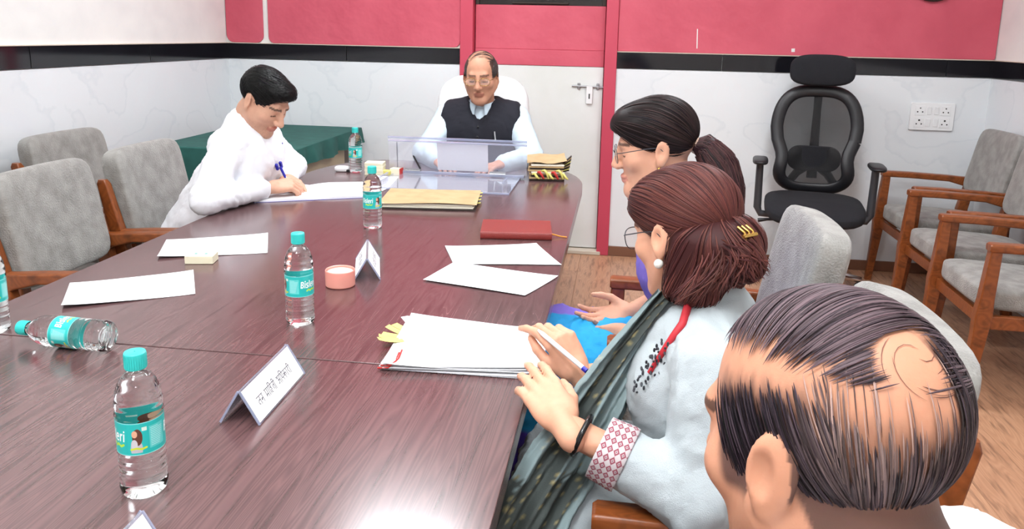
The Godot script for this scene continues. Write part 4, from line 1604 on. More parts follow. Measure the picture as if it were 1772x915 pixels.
# ---------------------------------------------------------------- smooth bodies: distances to tapered capsules and ellipsoids, meshed as surface nets
class Field:
	var prims := []          # [kind, op, k, a, b, ra, rb] or [kind, op, k, centre, radii, inverse basis, basis]
	var cuts := []           # [normal, offset, k]: keeps normal . p < offset

	func cap(a: Vector3, b: Vector3, ra: float, rb: float, k := 0.02, op := 0) -> void:
		prims.append([0, op, k, a, b, ra, rb])

	func ell(c: Vector3, r: Vector3, k := 0.02, turn := Basis(), op := 0) -> void:
		prims.append([1, op, k, c, r, turn.inverse(), turn])

	func cut(normal: Vector3, point: Vector3, k := 0.01) -> void:
		cuts.append([normal.normalized(), normal.normalized().dot(point), k])

	func one(q: Array, p: Vector3) -> float:
		if q[0] == 0:
			var ba: Vector3 = q[4] - q[3]
			var pa: Vector3 = p - q[3]
			var h := clampf(pa.dot(ba) / maxf(ba.length_squared(), 1e-9), 0.0, 1.0)
			return (pa - ba * h).length() - lerpf(q[5], q[6], h)
		var l: Vector3 = q[5] * (p - q[3])
		var r: Vector3 = q[4]
		var k0 := (l / r).length()
		var k1 := (l / (r * r)).length()
		return k0 * (k0 - 1.0) / maxf(k1, 1e-6)

	func d(p: Vector3) -> float:
		var v := 1.0
		for q in prims:
			v = mixed(v, one(q, p), q[2], q[1])
		for c in cuts:
			v = mixed(v, c[1] - (c[0] as Vector3).dot(p), c[2], 1)
		return v

	func mixed(a: float, b: float, k: float, op: int) -> float:
		if op == 0:
			var h := maxf(k - absf(a - b), 0.0) / k
			return minf(a, b) - h * h * k * 0.25
		var g := maxf(k - absf(a + b), 0.0) / k
		return maxf(a, -b) + g * g * k * 0.25

	func grad(p: Vector3, e := 0.002) -> Vector3:
		var o := d(p)
		return Vector3(d(p + Vector3(e, 0, 0)) - o, d(p + Vector3(0, e, 0)) - o, d(p + Vector3(0, 0, e)) - o).normalized()

	func bounds_of(q: Array) -> AABB:
		if q[0] == 0:
			var m: float = maxf(q[5], q[6])
			var b := AABB(q[3], Vector3.ZERO).expand(q[4])
			return b.grow(m)
		var r: Vector3 = q[4]
		var t: Basis = q[6]
		var e := Vector3(absf(t.x.x) * r.x + absf(t.y.x) * r.y + absf(t.z.x) * r.z, absf(t.x.y) * r.x + absf(t.y.y) * r.y + absf(t.z.y) * r.z, absf(t.x.z) * r.x + absf(t.y.z) * r.y + absf(t.z.z) * r.z)
		return AABB(q[3] - e, e * 2.0)

	func shape(cell: float) -> Shape:
		var all := AABB()
		var first := true
		for q in prims:
			if q[1] == 0:
				all = bounds_of(q) if first else all.merge(bounds_of(q))
				first = false
		all = all.grow(cell * 3.0)
		var lo := all.position
		var nx := int(all.size.x / cell) + 2
		var ny := int(all.size.y / cell) + 2
		var nz := int(all.size.z / cell) + 2
		var g := PackedFloat32Array()
		g.resize(nx * ny * nz)
		g.fill(1.0)
		for q in prims:
			var k: float = q[2]
			var op: int = q[1]
			var b := bounds_of(q).grow(k + cell * 2.5)
			var i0 := maxi(0, int((b.position.x - lo.x) / cell))
			var i1 := mini(nx - 1, int((b.end.x - lo.x) / cell) + 1)
			var j0 := maxi(0, int((b.position.y - lo.y) / cell))
			var j1 := mini(ny - 1, int((b.end.y - lo.y) / cell) + 1)
			var k0 := maxi(0, int((b.position.z - lo.z) / cell))
			var k1 := mini(nz - 1, int((b.end.z - lo.z) / cell) + 1)
			var capsule: bool = q[0] == 0
			var a: Vector3 = q[3]
			var ba: Vector3 = q[4] - q[3] if capsule else Vector3.ONE
			var inv := 1.0 / maxf(ba.length_squared(), 1e-9)
			var ra: float = q[5] if capsule else 0.0
			var rd: float = q[6] - q[5] if capsule else 0.0
			var r1: Vector3 = Vector3.ONE if capsule else Vector3.ONE / (q[4] as Vector3)
			var r2 := r1 * r1
			var ib: Basis = Basis() if capsule else q[5]
			for z in range(k0, k1 + 1):
				for y in range(j0, j1 + 1):
					var at := (z * ny + y) * nx
					var pa := lo + Vector3(i0, y, z) * cell - a
					for x in range(i0, i1 + 1):
						var s: float
						if capsule:
							var h := clampf(pa.dot(ba) * inv, 0.0, 1.0)
							s = (pa - ba * h).length() - ra - rd * h
						else:
							var l := ib * pa
							var m0 := (l * r1).length()
							s = m0 * (m0 - 1.0) / maxf((l * r2).length(), 1e-6)
						var w := g[at + x]
						if op == 0:
							var e := k - absf(w - s)
							w = minf(w, s)
							if e > 0.0:
								w -= e * e * 0.25 / k
						else:
							var e := k - absf(w + s)
							w = maxf(w, -s)
							if e > 0.0:
								w += e * e * 0.25 / k
						g[at + x] = w
						pa.x += cell
		for c in cuts:
			var nn: Vector3 = c[0]
			var k: float = c[2]
			for z in nz:
				for y in ny:
					var at := (z * ny + y) * nx
					var t: float = nn.dot(lo + Vector3(0, y, z) * cell) - c[1]
					for x in nx:
						var w := g[at + x]
						if w < 0.5:
							var e := k - absf(w - t)
							w = maxf(w, t)
							if e > 0.0:
								w += e * e * 0.25 / k
							g[at + x] = w
						t += nn.x * cell
		# one vertex in each cell that the surface crosses
		var s := Shape.new()
		var id := PackedInt32Array()
		id.resize(nx * ny * nz)
		id.fill(-1)
		var far := cell * 2.2
		var row := nx
		var slice := nx * ny
		var v := PackedVector3Array()
		var quads := PackedInt32Array()
		for z in nz - 1:
			for y in ny - 1:
				var at := (z * ny + y) * nx
				for x in nx - 1:
					var i := at + x
					var c0 := g[i]
					if c0 > far or c0 < -far:
						continue
					var f := [c0, g[i + 1], g[i + row], g[i + row + 1], g[i + slice], g[i + slice + 1], g[i + slice + row], g[i + slice + row + 1]]
					var inside := 0
					for q in f:
						if q < 0.0:
							inside += 1
					if inside == 0 or inside == 8:
						continue
					var sum := Vector3.ZERO
					var cnt := 0
					for e in EDGES:
						var fa: float = f[e[0]]
						var fb: float = f[e[1]]
						if (fa < 0.0) != (fb < 0.0):
							sum += (CORNERS[e[0]] as Vector3).lerp(CORNERS[e[1]], fa / (fa - fb))
							cnt += 1
					id[i] = v.size()
					v.append(lo + (Vector3(x, y, z) + sum / cnt) * cell)
		for z in range(1, nz - 1):
			for y in range(1, ny - 1):
				var at := (z * ny + y) * nx
				for x in range(1, nx - 1):
					var i := at + x
					if id[i] < 0:
						continue
					var neg := g[i] < 0.0
					if neg != (g[i + 1] < 0.0):
						add_quad(quads, id[i - row - slice], id[i - slice], id[i], id[i - row], neg)
					if neg != (g[i + row] < 0.0):
						add_quad(quads, id[i - slice - 1], id[i - 1], id[i], id[i - slice], neg)
					if neg != (g[i + slice] < 0.0):
						add_quad(quads, id[i - 1 - row], id[i - row], id[i], id[i - 1], neg)
		var n := PackedVector3Array()
		n.resize(v.size())
		for q in range(0, quads.size(), 3):
			var a := quads[q]
			var b := quads[q + 1]
			var c := quads[q + 2]
			var m := (v[c] - v[a]).cross(v[b] - v[a])
			n[a] += m
			n[b] += m
			n[c] += m
		for i in n.size():
			n[i] = n[i].normalized()
		s.v = v
		s.n = n
		s.f = quads
		s.uv.resize(v.size())
		s.c.resize(v.size())
		s.c.fill(Color.WHITE)
		return s

	func add_quad(out: PackedInt32Array, a: int, b: int, c: int, d_: int, neg: bool) -> void:
		if a < 0 or b < 0 or c < 0 or d_ < 0:
			return
		if neg:
			out.append_array([a, c, b, a, d_, c])
		else:
			out.append_array([a, b, c, a, c, d_])

	const CORNERS := [Vector3(0, 0, 0), Vector3(1, 0, 0), Vector3(0, 1, 0), Vector3(1, 1, 0), Vector3(0, 0, 1), Vector3(1, 0, 1), Vector3(0, 1, 1), Vector3(1, 1, 1)]
	const EDGES := [[0, 1], [2, 3], [4, 5], [6, 7], [0, 2], [1, 3], [4, 6], [5, 7], [0, 4], [1, 5], [2, 6], [3, 7]]


# a thin tapering strand laid along points, three-sided
func lay_strand(s: Shape, pts: PackedVector3Array, ups: PackedVector3Array, width: float, color: Color, blunt := false) -> void:
	var base := s.v.size()
	var m := pts.size()
	for i in m:
		var d := (pts[mini(i + 1, m - 1)] - pts[maxi(i - 1, 0)]).normalized()
		var side := d.cross(ups[i]).normalized()
		var f := float(i) / (m - 1)
		var w := width * (sqrt(maxf(0.02, minf(1.0, f * 6.0))) * (1.0 if blunt else sqrt(maxf(0.01, 1.0 - f * f))))
		for e in [[side * w, side * 0.6 + ups[i] * 0.8], [ups[i] * w * 0.7, ups[i]], [-side * w, ups[i] * 0.8 - side * 0.6]]:
			s.v.append(pts[i] + e[0])
			s.n.append((e[1] as Vector3).normalized())
			s.uv.append(Vector2.ZERO)
			s.c.append(color)
	for i in m - 1:
		for e in [[0, 1], [1, 2], [2, 0]]:
			var a: int = base + i * 3 + e[0]
			var b: int = base + i * 3 + e[1]
			s.f.append_array([a, b, b + 3, a, b + 3, a + 3])


# strands that start at given points and follow a direction over the surface of a field
func comb(s: Shape, fd: Field, starts: PackedVector3Array, way: Callable, steps: int, step: float, lift: float, width: float, tone: Callable, fall := 0.0) -> void:
	for st in starts:
		var p: Vector3 = st
		var pts := PackedVector3Array()
		var ups := PackedVector3Array()
		var n := int(steps * rng.randf_range(0.6, 1.0)) + 2
		var l := lift * rng.randf_range(0.3, 1.4)
		var last := Vector3.ZERO
		for i in n:
			var o := fd.d(p)
			var g := fd.grad(p)
			p -= g * (o - l)
			pts.append(p)
			ups.append(g)
			var dir: Vector3 = way.call(p)
			if dir == Vector3.ZERO:
				break
			dir = dir - g * dir.dot(g)
			dir = (dir.normalized() + last * 0.6).normalized()
			last = dir
			p += dir * step
		if pts.size() > 2:
			lay_strand(s, pts, ups, width * rng.randf_range(0.6, 1.3), tone.call(st))


func surface_points(fd: Field, mid: Vector3, count: int, reach: float, keep: Callable) -> PackedVector3Array:
	var out := PackedVector3Array()
	var tries := 0
	while out.size() < count and tries < count * 8:
		tries += 1
		var a := rng.randf() * TAU
		var z := rng.randf_range(-1, 1)
		var dir := Vector3(cos(a) * sqrt(1 - z * z), z, sin(a) * sqrt(1 - z * z))
		var t := reach
		for i in 14:
			var o := fd.d(mid + dir * t)
			t -= o * 0.9
			if absf(o) < 0.0005:
				break
		var p := mid + dir * t
		if keep.call(p):
			out.append(p)
	return out


# ---------------------------------------------------------------- heads and hands
# local head axes: +z forward, +y up, +x the person's left; origin between the ears at eye level
func add_head(f: Field, x: Transform3D, s: float, opt := {}) -> void:
	var b := x.basis
	var at := func(px: float, py: float, pz: float) -> Vector3: return x * (Vector3(px, py, pz) * s)
	f.ell(at.call(0, 0.036, -0.014), Vector3(0.076, 0.084, 0.097) * s, 0.01, b)
	f.ell(at.call(0, -0.03, 0.028), Vector3(0.06, 0.083, 0.062) * s, 0.03 * s, b)
	var jaw: float = opt.get("jaw", 1.0)
	for sx in [-1, 1]:
		f.cap(at.call(sx * 0.052 * jaw, -0.045, 0.0), at.call(sx * 0.02, -0.1, 0.062), 0.02 * s * jaw, 0.018 * s, 0.035 * s)
		f.ell(at.call(sx * 0.042, -0.022, 0.058), Vector3(0.024, 0.02, 0.022) * s, 0.025 * s, b)
	f.ell(at.call(0, -0.104, 0.073), Vector3(0.024, 0.019, 0.019) * s, 0.022 * s, b)
	f.cap(at.call(-0.03, 0.022, 0.077), at.call(0.03, 0.022, 0.077), 0.014 * s, 0.014 * s, 0.016 * s)
	for sx in [-1, 1]:
		f.ell(at.call(sx * 0.032, 0.0, 0.1), Vector3(0.017, 0.012, 0.02) * s, 0.014 * s, b, 1)
		f.ell(at.call(sx * 0.031, 0.0, 0.073), Vector3(0.0145, 0.0125, 0.0135) * s, 0.006 * s, b)
	var ns: float = opt.get("nose", 1.0)
	f.cap(at.call(0, 0.014, 0.086), at.call(0, -0.03, 0.1 + 0.012 * ns), 0.0085 * s, 0.0125 * s * ns, 0.012 * s)
	for sx in [-1, 1]:
		f.ell(at.call(sx * 0.0125, -0.034, 0.1), Vector3(0.009, 0.008, 0.011) * s, 0.008 * s, b)
	f.ell(at.call(0, -0.062, 0.089), Vector3(0.024, 0.0062, 0.0095) * s, 0.007 * s, b)
	f.ell(at.call(0, -0.073, 0.087), Vector3(0.021, 0.0068, 0.0095) * s, 0.007 * s, b)
	for sx in [-1, 1]:      # ears, hollowed
		var e := b * Basis(Vector3.UP, sx * 0.35) * Basis(Vector3.RIGHT, -0.2)
		f.ell(at.call(sx * 0.08, -0.004, -0.012), Vector3(0.008, 0.032, 0.019) * s, 0.008 * s, e)
		f.ell(at.call(sx * 0.077, -0.03, -0.004), Vector3(0.008, 0.011, 0.009) * s, 0.008 * s, e)
		f.ell(at.call(sx * 0.091, -0.002, -0.009), Vector3(0.009, 0.02, 0.011) * s, 0.004 * s, e, 1)


func face_tone(x: Transform3D, s: float, skin: Color, lips: Color, brow: Color, opt := {}) -> Callable:
	var inv := x.affine_inverse()
	return func(p: Vector3) -> Color:
		var l := inv * p / s
		var c := skin
		var blot := 1.0 + 0.05 * wave.get_noise_3dv(l * 60.0)
		c = Color(c.r * blot, c.g * blot, c.b * blot)
		if l.z > 0.05:
			var ax := absf(l.x)
			if ax < 0.025 and absf(l.y + 0.067) < 0.0125 - 0.2 * ax * ax / 0.02:
				c = c.lerp(lips, 0.75)
			var by := 0.0265 - 3.0 * pow(ax - 0.03, 2.0) * 3.0
			if ax > 0.01 and ax < 0.05 and absf(l.y - by) < 0.0042:
				c = c.lerp(brow, 0.8)
			if ax > 0.017 and ax < 0.045 and absf(l.y + 0.0055 + 6.0 * pow(ax - 0.031, 2.0)) < 0.002:
				c = brow                                             # lashes of lowered lids
		if opt.has("stubble"):
			var k: float = opt.stubble * smoothstep(-0.045, -0.07, l.y) * smoothstep(0.0, 0.03, l.z) * (0.7 + 0.6 * wave2.get_noise_3dv(l * 400.0))
			c = c.lerp(brow, clampf(k, 0.0, 0.5))
		if opt.has("moustache") and l.z > 0.07 and absf(l.x) < 0.03 and absf(l.y + 0.051) < 0.006:
			c = c.lerp(opt.moustache, 0.55)
		if opt.has("scalp"):
			c = (opt.scalp as Callable).call(l, c)
		return c


func paint(s: Shape, tone: Callable) -> void:
	for i in s.v.size():
		s.c[i] = tone.call(s.v[i])


# wrist, direction of the fingers, direction out of the back of the hand, +1 when the thumb lies along fingers x back
func add_hand(f: Field, wrist: Vector3, fingers: Vector3, back: Vector3, hand: float, s: float, curl: Array, spread := 1.0, thumb := [0.5, 0.3]) -> Array:
	var fw := fingers.normalized()
	var up := (back - fw * back.dot(fw)).normalized()
	var side := fw.cross(up) * hand
	var tips := []
	f.cap(wrist - fw * 0.03 * s, wrist + fw * 0.02 * s, 0.024 * s, 0.024 * s, 0.02 * s)
	f.ell(wrist + fw * 0.045 * s - up * 0.002 * s, Vector3(0.036, 0.012, 0.045) * s, 0.012 * s, Basis(side, up, side.cross(up)))
	var off := [0.029, 0.0095, -0.0095, -0.027]
	var long := [[0.042, 0.026, 0.021], [0.046, 0.029, 0.022], [0.043, 0.027, 0.021], [0.034, 0.021, 0.019]]
	var reach := [0.084, 0.088, 0.084, 0.076]
	for i in 4:
		var base: Vector3 = wrist + (fw * reach[i] + side * off[i]) * s
		f.cap(wrist + (fw * 0.02 + side * off[i] * 0.6) * s, base, 0.0135 * s, 0.0105 * s, 0.009 * s)
		var dir: Vector3 = (fw + side * off[i] * 2.2 * spread).normalized()
		var a := 0.0
		var p := base
		for k in 3:
			a += curl[i][k]
			var dd: Vector3 = dir * cos(a) - up * sin(a)
			var q: Vector3 = p + dd * long[i][k] * s
			f.cap(p, q, [0.0096, 0.0086, 0.0078][k] * s, [0.0086, 0.0078, 0.0064][k] * s, 0.004 * s)
			p = q
		tips.append(p)
	var t0 := wrist + (fw * 0.018 + side * 0.022 - up * 0.006) * s
	var d1: Vector3 = (fw * 0.7 + side * thumb[0] * 1.4 - up * 0.35).normalized()
	var t1: Vector3 = t0 + d1 * 0.045 * s
	var d2: Vector3 = (fw * 0.95 + side * (thumb[0] - thumb[1]) - up * 0.35).normalized()
	var t2: Vector3 = t1 + d2 * 0.033 * s
	var d3: Vector3 = (fw * 0.95 + side * (thumb[0] - thumb[1] * 2.2) - up * 0.4).normalized()
	var t3: Vector3 = t2 + d3 * 0.026 * s
	f.cap(t0, t1, 0.0145 * s, 0.0115 * s, 0.014 * s)
	f.cap(t1, t2, 0.0112 * s, 0.0098 * s, 0.004 * s)
	f.cap(t2, t3, 0.0098 * s, 0.0075 * s, 0.004 * s)
	tips.append(t3)
	return tips


# the trunk and limbs of a seated figure; grow is added to each radius (skin: negative, clothes: positive)
func add_trunk(f: Field, j: Dictionary, grow: float, w := 1.0) -> void:
	var across: Vector3 = (j.sl - j.sr).normalized()
	var mid: Vector3 = (j.sl + j.sr) / 2.0
	var hip: Vector3 = j.pelvis
	for sx in [-1, 1]:
		f.cap(mid + across * sx * 0.085 * w - Vector3(0, 0.08, 0), hip + across * sx * 0.075 * w + Vector3(0, 0.05, 0), 0.098 * w + grow, 0.112 * w + grow, 0.06)
		f.cap(mid + across * sx * 0.04 + Vector3(0, 0.025, 0), j.sl if sx > 0 else j.sr, 0.055 + grow, 0.052 * w + grow, 0.05)
	f.cap(mid - Vector3(0, 0.05, 0), hip, 0.1 * w + grow, 0.115 * w + grow, 0.06)
	f.cap(mid + (j.neck - mid) * 0.2, j.neck, 0.07 + grow, 0.054 + grow, 0.04)
	if j.has("belly"):
		f.ell(mid.lerp(hip, 0.62) + j.front * 0.05, Vector3(0.14, 0.16, 0.12) * w + Vector3(grow, grow, grow), 0.08)
	if j.has("bust"):
		for sx in [-1, 1]:
			f.ell(mid.lerp(hip, 0.3) + j.front * 0.075 + across * sx * 0.06, Vector3(0.06, 0.065, 0.06) + Vector3(grow, grow, grow), 0.06)


func add_legs(f: Field, j: Dictionary, grow: float, w := 1.0) -> void:
	for e in [[j.hl, j.kl, j.al], [j.hr, j.kr, j.ar]]:
		f.cap(e[0], e[1], 0.085 * w + grow, 0.06 * w + grow, 0.05)
		f.cap(e[1], e[2], 0.056 * w + grow, 0.036 * w + grow, 0.03)
	f.cap(j.hl, j.hr, 0.1 * w + grow, 0.1 * w + grow, 0.06)


func wrinkle(s: Shape, amount: float, scale: float, calm := 0.0) -> void:
	for i in s.v.size():
		var p := s.v[i]
		var n := wave.get_noise_3dv(p * scale + Vector3(0, 0, wave2.get_noise_3dv(p * scale * 0.4) * 2.0))
		s.v[i] = p + s.n[i] * amount * (absf(n) * 2.0 - 0.5 if calm == 0.0 else n)
	renormal(s)


func renormal(s: Shape) -> void:
	var n := PackedVector3Array()
	n.resize(s.v.size())
	for q in range(0, s.f.size(), 3):
		var m := (s.v[s.f[q + 2]] - s.v[s.f[q]]).cross(s.v[s.f[q + 1]] - s.v[s.f[q]])
		for k in 3:
			n[s.f[q + k]] += m
	for i in n.size():
		s.n[i] = n[i].normalized()


func home(s: Shape, at: Vector3) -> ArrayMesh:      # into the axes of a thing that stands at a point
	for i in s.v.size():
		s.v[i] -= at
	return s.mesh()


func head_frame(at: Vector3, facing: Vector3, pitch: float, tilt := 0.0) -> Transform3D:
	var f := Vector3(facing.x, 0, facing.z).normalized()
	var b := Basis(Vector3.UP.cross(f), Vector3.UP, f)
	return Transform3D(b * Basis(Vector3.RIGHT, pitch) * Basis(Vector3.BACK, tilt), at)


func glasses(x: Transform3D, s: float, parent: Node3D, at: Vector3, mat: Material, w := 0.026, h := 0.019, thick := 0.0011) -> void:
	var g := Shape.new()
	var lens := Shape.new()
	for sx in [-1, 1]:
		var ring := []
		var flat_ring := PackedVector3Array()
		for i in 25:
			var a := TAU * i / 24.0
			var cx := signf(cos(a)) * pow(absf(cos(a)), 0.8)
			var cy := signf(sin(a)) * pow(absf(sin(a)), 0.8)
			ring.append(x * (Vector3(sx * 0.033 + cx * w, -0.002 + cy * h, 0.106 - absf(sx * 0.033 + cx * w) * 0.12) * s) - at)
		g.tube(ring, thick, 6, false)
		for i in 24:
			flat_ring.append(ring[i])
		var mid: Vector3 = x * (Vector3(sx * 0.033, -0.002, 0.103) * s) - at
		var inner := PackedVector3Array()
		for i in 24:
			inner.append(mid.lerp(flat_ring[i], 0.05))
		lens.loft([inner, flat_ring], true, false, false)
		var t := []
		for e in [Vector3(sx * 0.058, 0.006, 0.1), Vector3(sx * 0.072, 0.008, 0.085), Vector3(sx * 0.08, 0.012, 0.03), Vector3(sx * 0.083, 0.012, -0.005), Vector3(sx * 0.081, -0.006, -0.022)]:
			t.append(x * (e * s) - at)
		g.tube(t, thick * 1.2, 6)
	g.tube([x * (Vector3(-0.009, 0.003, 0.106) * s) - at, x * (Vector3(0, 0.008, 0.109) * s) - at, x * (Vector3(0.009, 0.003, 0.106) * s) - at], thick, 6)
	var o := put("glasses", g.mesh(), mat, parent)
	put("lens", lens.mesh(), M.lens, o)


# ---------------------------------------------------------------- the people
func build_people() -> void:
	man_writing()
	man_in_vest()
	woman_ponytail()
	woman_kurta()
	man_balding()


func fingers(a: float, b: float, c: float) -> Array:
	var o := []
	for i in 4:
		o.append([a, b, c])
	return o


# body of a figure: skin mesh with head and hands added to it
func body_mesh(root: Node3D, j: Dictionary, head: Field, hands: Array, tone: Callable, skin: Color, cell := 0.004, grow := -0.012) -> void:
	var f := Field.new()
	add_trunk(f, j, grow - 0.008)
	for e in [[j.sl, j.el, j.wl], [j.sr, j.er, j.wr]]:
		f.cap(e[0], e[1], 0.048 + grow, 0.04 + grow * 0.8, 0.02)
		f.cap(e[1], e[2], 0.04 + grow * 0.7, 0.027 + grow * 0.3, 0.02)
	add_legs(f, j, grow - 0.008)
	for e in [[j.al, j.kl], [j.ar, j.kr]]:
		f.cap(e[0] - Vector3(0, 0.02, 0), e[0] + (j.front as Vector3) * 0.13 - Vector3(0, 0.045, 0), 0.04, 0.032, 0.02)
	var s := f.shape(0.014)
	for i in s.c.size():
		s.c[i] = skin
	var hs := head.shape(cell)
	paint(hs, tone)
	s.join(hs)
	for h in hands:
		var q: Shape = h.shape(0.0035)
		for i in q.v.size():
			var k := 1.0 + 0.06 * wave.get_noise_3dv(q.v[i] * 70.0)
			q.c[i] = Color(skin.r * k, skin.g * k, skin.b * k)
		s.join(q)
	put("body", home(s, root.position), M.skin, root)


func sleeves(f: Field, j: Dictionary, grow: float, upto := 1.0, w := 1.0) -> void:
	for e in [[j.sl, j.el, j.wl], [j.sr, j.er, j.wr]]:
		f.cap(e[0], e[1], 0.056 * w + grow, 0.047 * w + grow, 0.03)
		f.cap(e[1], (e[1] as Vector3).lerp(e[2], upto), 0.047 * w + grow, 0.034 * w + grow, 0.025)


func collar(root: Node3D, neck: Vector3, up: Vector3, front: Vector3, r: float, mat: Material, h := 0.034, flare := 0.016) -> void:
	# a folded collar: a band round the neck, open in front, with points
	var s := Shape.new()
	var side := up.cross(front).normalized()
	var fr := side.cross(up).normalized()
	var rows := []
	for i in 6:
		var row := PackedVector3Array()
		for k in 33:
			var a := deg_to_rad(18.0 + 324.0 * k / 32.0)
			var dirv := fr * cos(a) + side * sin(a)
			var pt := pow(absf(cos(a / 2.0)), 10.0)
			var f: float = [0.0, 0.5, 1.0, 1.0, 0.5, -0.25][i]
			var o: float = [0.0, 0.0, 0.001, 0.004, 0.6, 1.0][i]
			var rr := r * (1.0 + 0.05 * cos(a)) + o * flare * (1.0 + 0.8 * pt)
			row.append(neck + dirv * rr + up * (h * f * (1.0 - 0.35 * pt) - o * 0.022 * pt) + fr * 0.008)
		rows.append(row)
	s.loft(rows, false)
	put("collar", home(s, root.position), mat, root)


func seated_legs(j: Dictionary, front: Vector3, across: Vector3, knee := 0.42, spread := 0.1, knee_y := 0.5) -> void:
	j.front = front
	j.hl = j.pelvis + across * 0.09 - Vector3(0, 0.01, 0)
	j.hr = j.pelvis - across * 0.09 - Vector3(0, 0.01, 0)
	j.kl = j.pelvis + across * spread + front * knee
	j.kr = j.pelvis - across * spread + front * knee
	j.kl.y = knee_y
	j.kr.y = knee_y
	j.al = j.kl + front * 0.02
	j.ar = j.kr + front * 0.02
	j.al.y = 0.085
	j.ar.y = 0.085


func trousers(root: Node3D, j: Dictionary) -> void:
	var f := Field.new()
	add_legs(f, j, 0.008)
	f.cap(j.pelvis, j.pelvis + Vector3(0, 0.08, 0), 0.12, 0.115, 0.05)
	var s := f.shape(0.016)
	wrinkle(s, 0.005, 12.0)
	put("trousers", home(s, root.position), M.trousers, root)
	for e in [j.al, j.ar]:
		f = Field.new()
		f.cap(e - Vector3(0, 0.035, 0), e + (j.front as Vector3) * 0.15 - Vector3(0, 0.05, 0), 0.044, 0.036, 0.02)
		f.cut(Vector3.DOWN, Vector3(0, 0.002, 0), 0.004)
		put("shoe", home(f.shape(0.01), root.position), M.black_plastic, root)


# ---- the man in the white shirt, writing
func man_writing() -> void:
	var root := thing("person", "man in white shirt bent over the open notebook, writing", "person", Vector3(-1.64, 0, -2.9))
	var front := Vector3(1, 0, 0.08).normalized()
	var across := Vector3.UP.cross(front)                       # to his left
	var j := {"pelvis": Vector3(-1.66, 0.54, -2.9), "neck": Vector3(-1.45, 1.035, -2.87), "sl": Vector3(-1.46, 0.97, -3.04), "sr": Vector3(-1.45, 0.97, -2.74)}
	j.er = Vector3(-1.435, 0.805, -2.53)
	j.wr = at_y(458, 327, 0.795)
	j.el = at_y(508, 288, 0.815)
	j.wl = at_y(495, 308, 0.795)
	seated_legs(j, front, across)
	var x := head_frame(Vector3(-1.36, 1.128, -2.862), Vector3(1, 0, 0.26), 0.6, 0.0)
	var skin := lin(208, 160, 136)
	var hair := lin(17, 16, 18)
	var hf := Field.new()
	add_head(hf, x, 1.0, {"jaw": 1.08})
	hf.cap(x * Vector3(0, -0.07, -0.03), j.neck + Vector3(0.0, -0.03, 0), 0.056, 0.06, 0.03)
	var hr := Field.new()
	var tips := add_hand(hr, j.wr + Vector3(0.012, 0.002, -0.014), Vector3(0.72, 0.1, -0.5), Vector3(-0.1, 0.75, 0.55), -1.0, 1.02, fingers(0.8, 1.0, 0.5), 0.6, [0.35, 0.4])
	var hl := Field.new()
	add_hand(hl, j.wl, Vector3(0.7, -0.1, 0.7), Vector3(0, 1, 0), 1.0, 1.0, fingers(0.25, 0.35, 0.2))
	body_mesh(root, j, hf, [hr, hl], face_tone(x, 1.0, skin, lin(186, 112, 98), hair, {"stubble": 0.25}), skin)
	# shirt
	var f := Field.new()
	add_trunk(f, j, 0.012, 1.02)
	sleeves(f, j, 0.006, 0.94)
	var s := f.shape(0.011)
	wrinkle(s, 0.007, 8.0)
	put("shirt", home(s, root.position), M.white_shirt, root)
	collar(root, j.neck + Vector3(0.005, 0.0, 0), (x.origin - j.neck as Vector3).normalized(), front, 0.063, M.white_shirt)
	put("pocket_pen", tube_mesh([Vector3(-1.375, 0.915, -3.02) - root.position, Vector3(-1.365, 0.945, -3.02) - root.position], 0.005, 8), M.blue_ink_plastic, root)
	for e in [[-1.335, 0.865, -2.9], [-1.33, 0.87, -2.925]]:
		put("badge_clip", box_mesh(Vector3(e[0], e[1], e[2]) - root.position, Vector3(0.012, 0.03, 0.012), 0.003, Basis(Vector3.RIGHT, 0.5)), M.blue_ink_plastic, root)
	trousers(root, j)
	# short thick hair
	f = Field.new()
	f.ell(x * Vector3(0, 0.042, -0.016), Vector3(0.082, 0.087, 0.103), 0.01, x.basis)
	f.ell(x * Vector3(0, 0.082, 0.05), Vector3(0.066, 0.034, 0.052), 0.03, x.basis)
	f.ell(x * Vector3(0, -0.06, 0.105), Vector3(0.115, 0.13, 0.072), 0.012, x.basis, 1)
	f.cut(-x.basis.y + x.basis.z * 0.55, x * Vector3(0, -0.045, -0.03), 0.012)
	for sx in [-1, 1]:
		f.ell(x * Vector3(sx * 0.09, -0.016, -0.012), Vector3(0.03, 0.05, 0.038), 0.01, x.basis, 1)
	s = f.shape(0.0045)
	wrinkle(s, 0.003, 120.0, 1.0)
	for i in s.c.size():
		s.c[i] = hair
	var pts := surface_points(f, x * Vector3(0, 0.04, -0.02), 260, 0.16, func(p: Vector3) -> bool: return (x.affine_inverse() * p).y > 0.0)
	comb(s, f, pts, func(_p: Vector3) -> Vector3: return x.basis.z * 0.8 + x.basis.x * 0.6 - x.basis.y * 0.2, 8, 0.007, 0.002, 0.0016, func(_p: Vector3) -> Color: return hair * rng.randf_range(0.7, 1.9))
	put("hair", home(s, root.position), M.hair, root)
	# the pen between his fingers
	var tip := Vector3(-1.105, 0.768, -2.885)
	var hold: Vector3 = (tips[0] + tips[4]) / 2.0
	tip = hold + (Vector3(0.25, -1.0, 0.0)).normalized() * 0.04
	var end := hold + (hold - tip).normalized() * 0.09 + Vector3(-0.03, 0.0, 0.0)
	var pen := thing("ballpoint_pen", "blue capped pen in the writing man's hand", "pen", tip)
	put("barrel", tube_mesh([Vector3(0, 0, 0), (hold - tip) * 0.4, end - tip], [0.0012, 0.0042, 0.0042], 10), M.white_plastic, pen)
	put("pen_cap", tube_mesh([(end - tip) * 0.66, (end - tip) * 1.04], 0.0052, 10), M.blue_ink_plastic, pen)


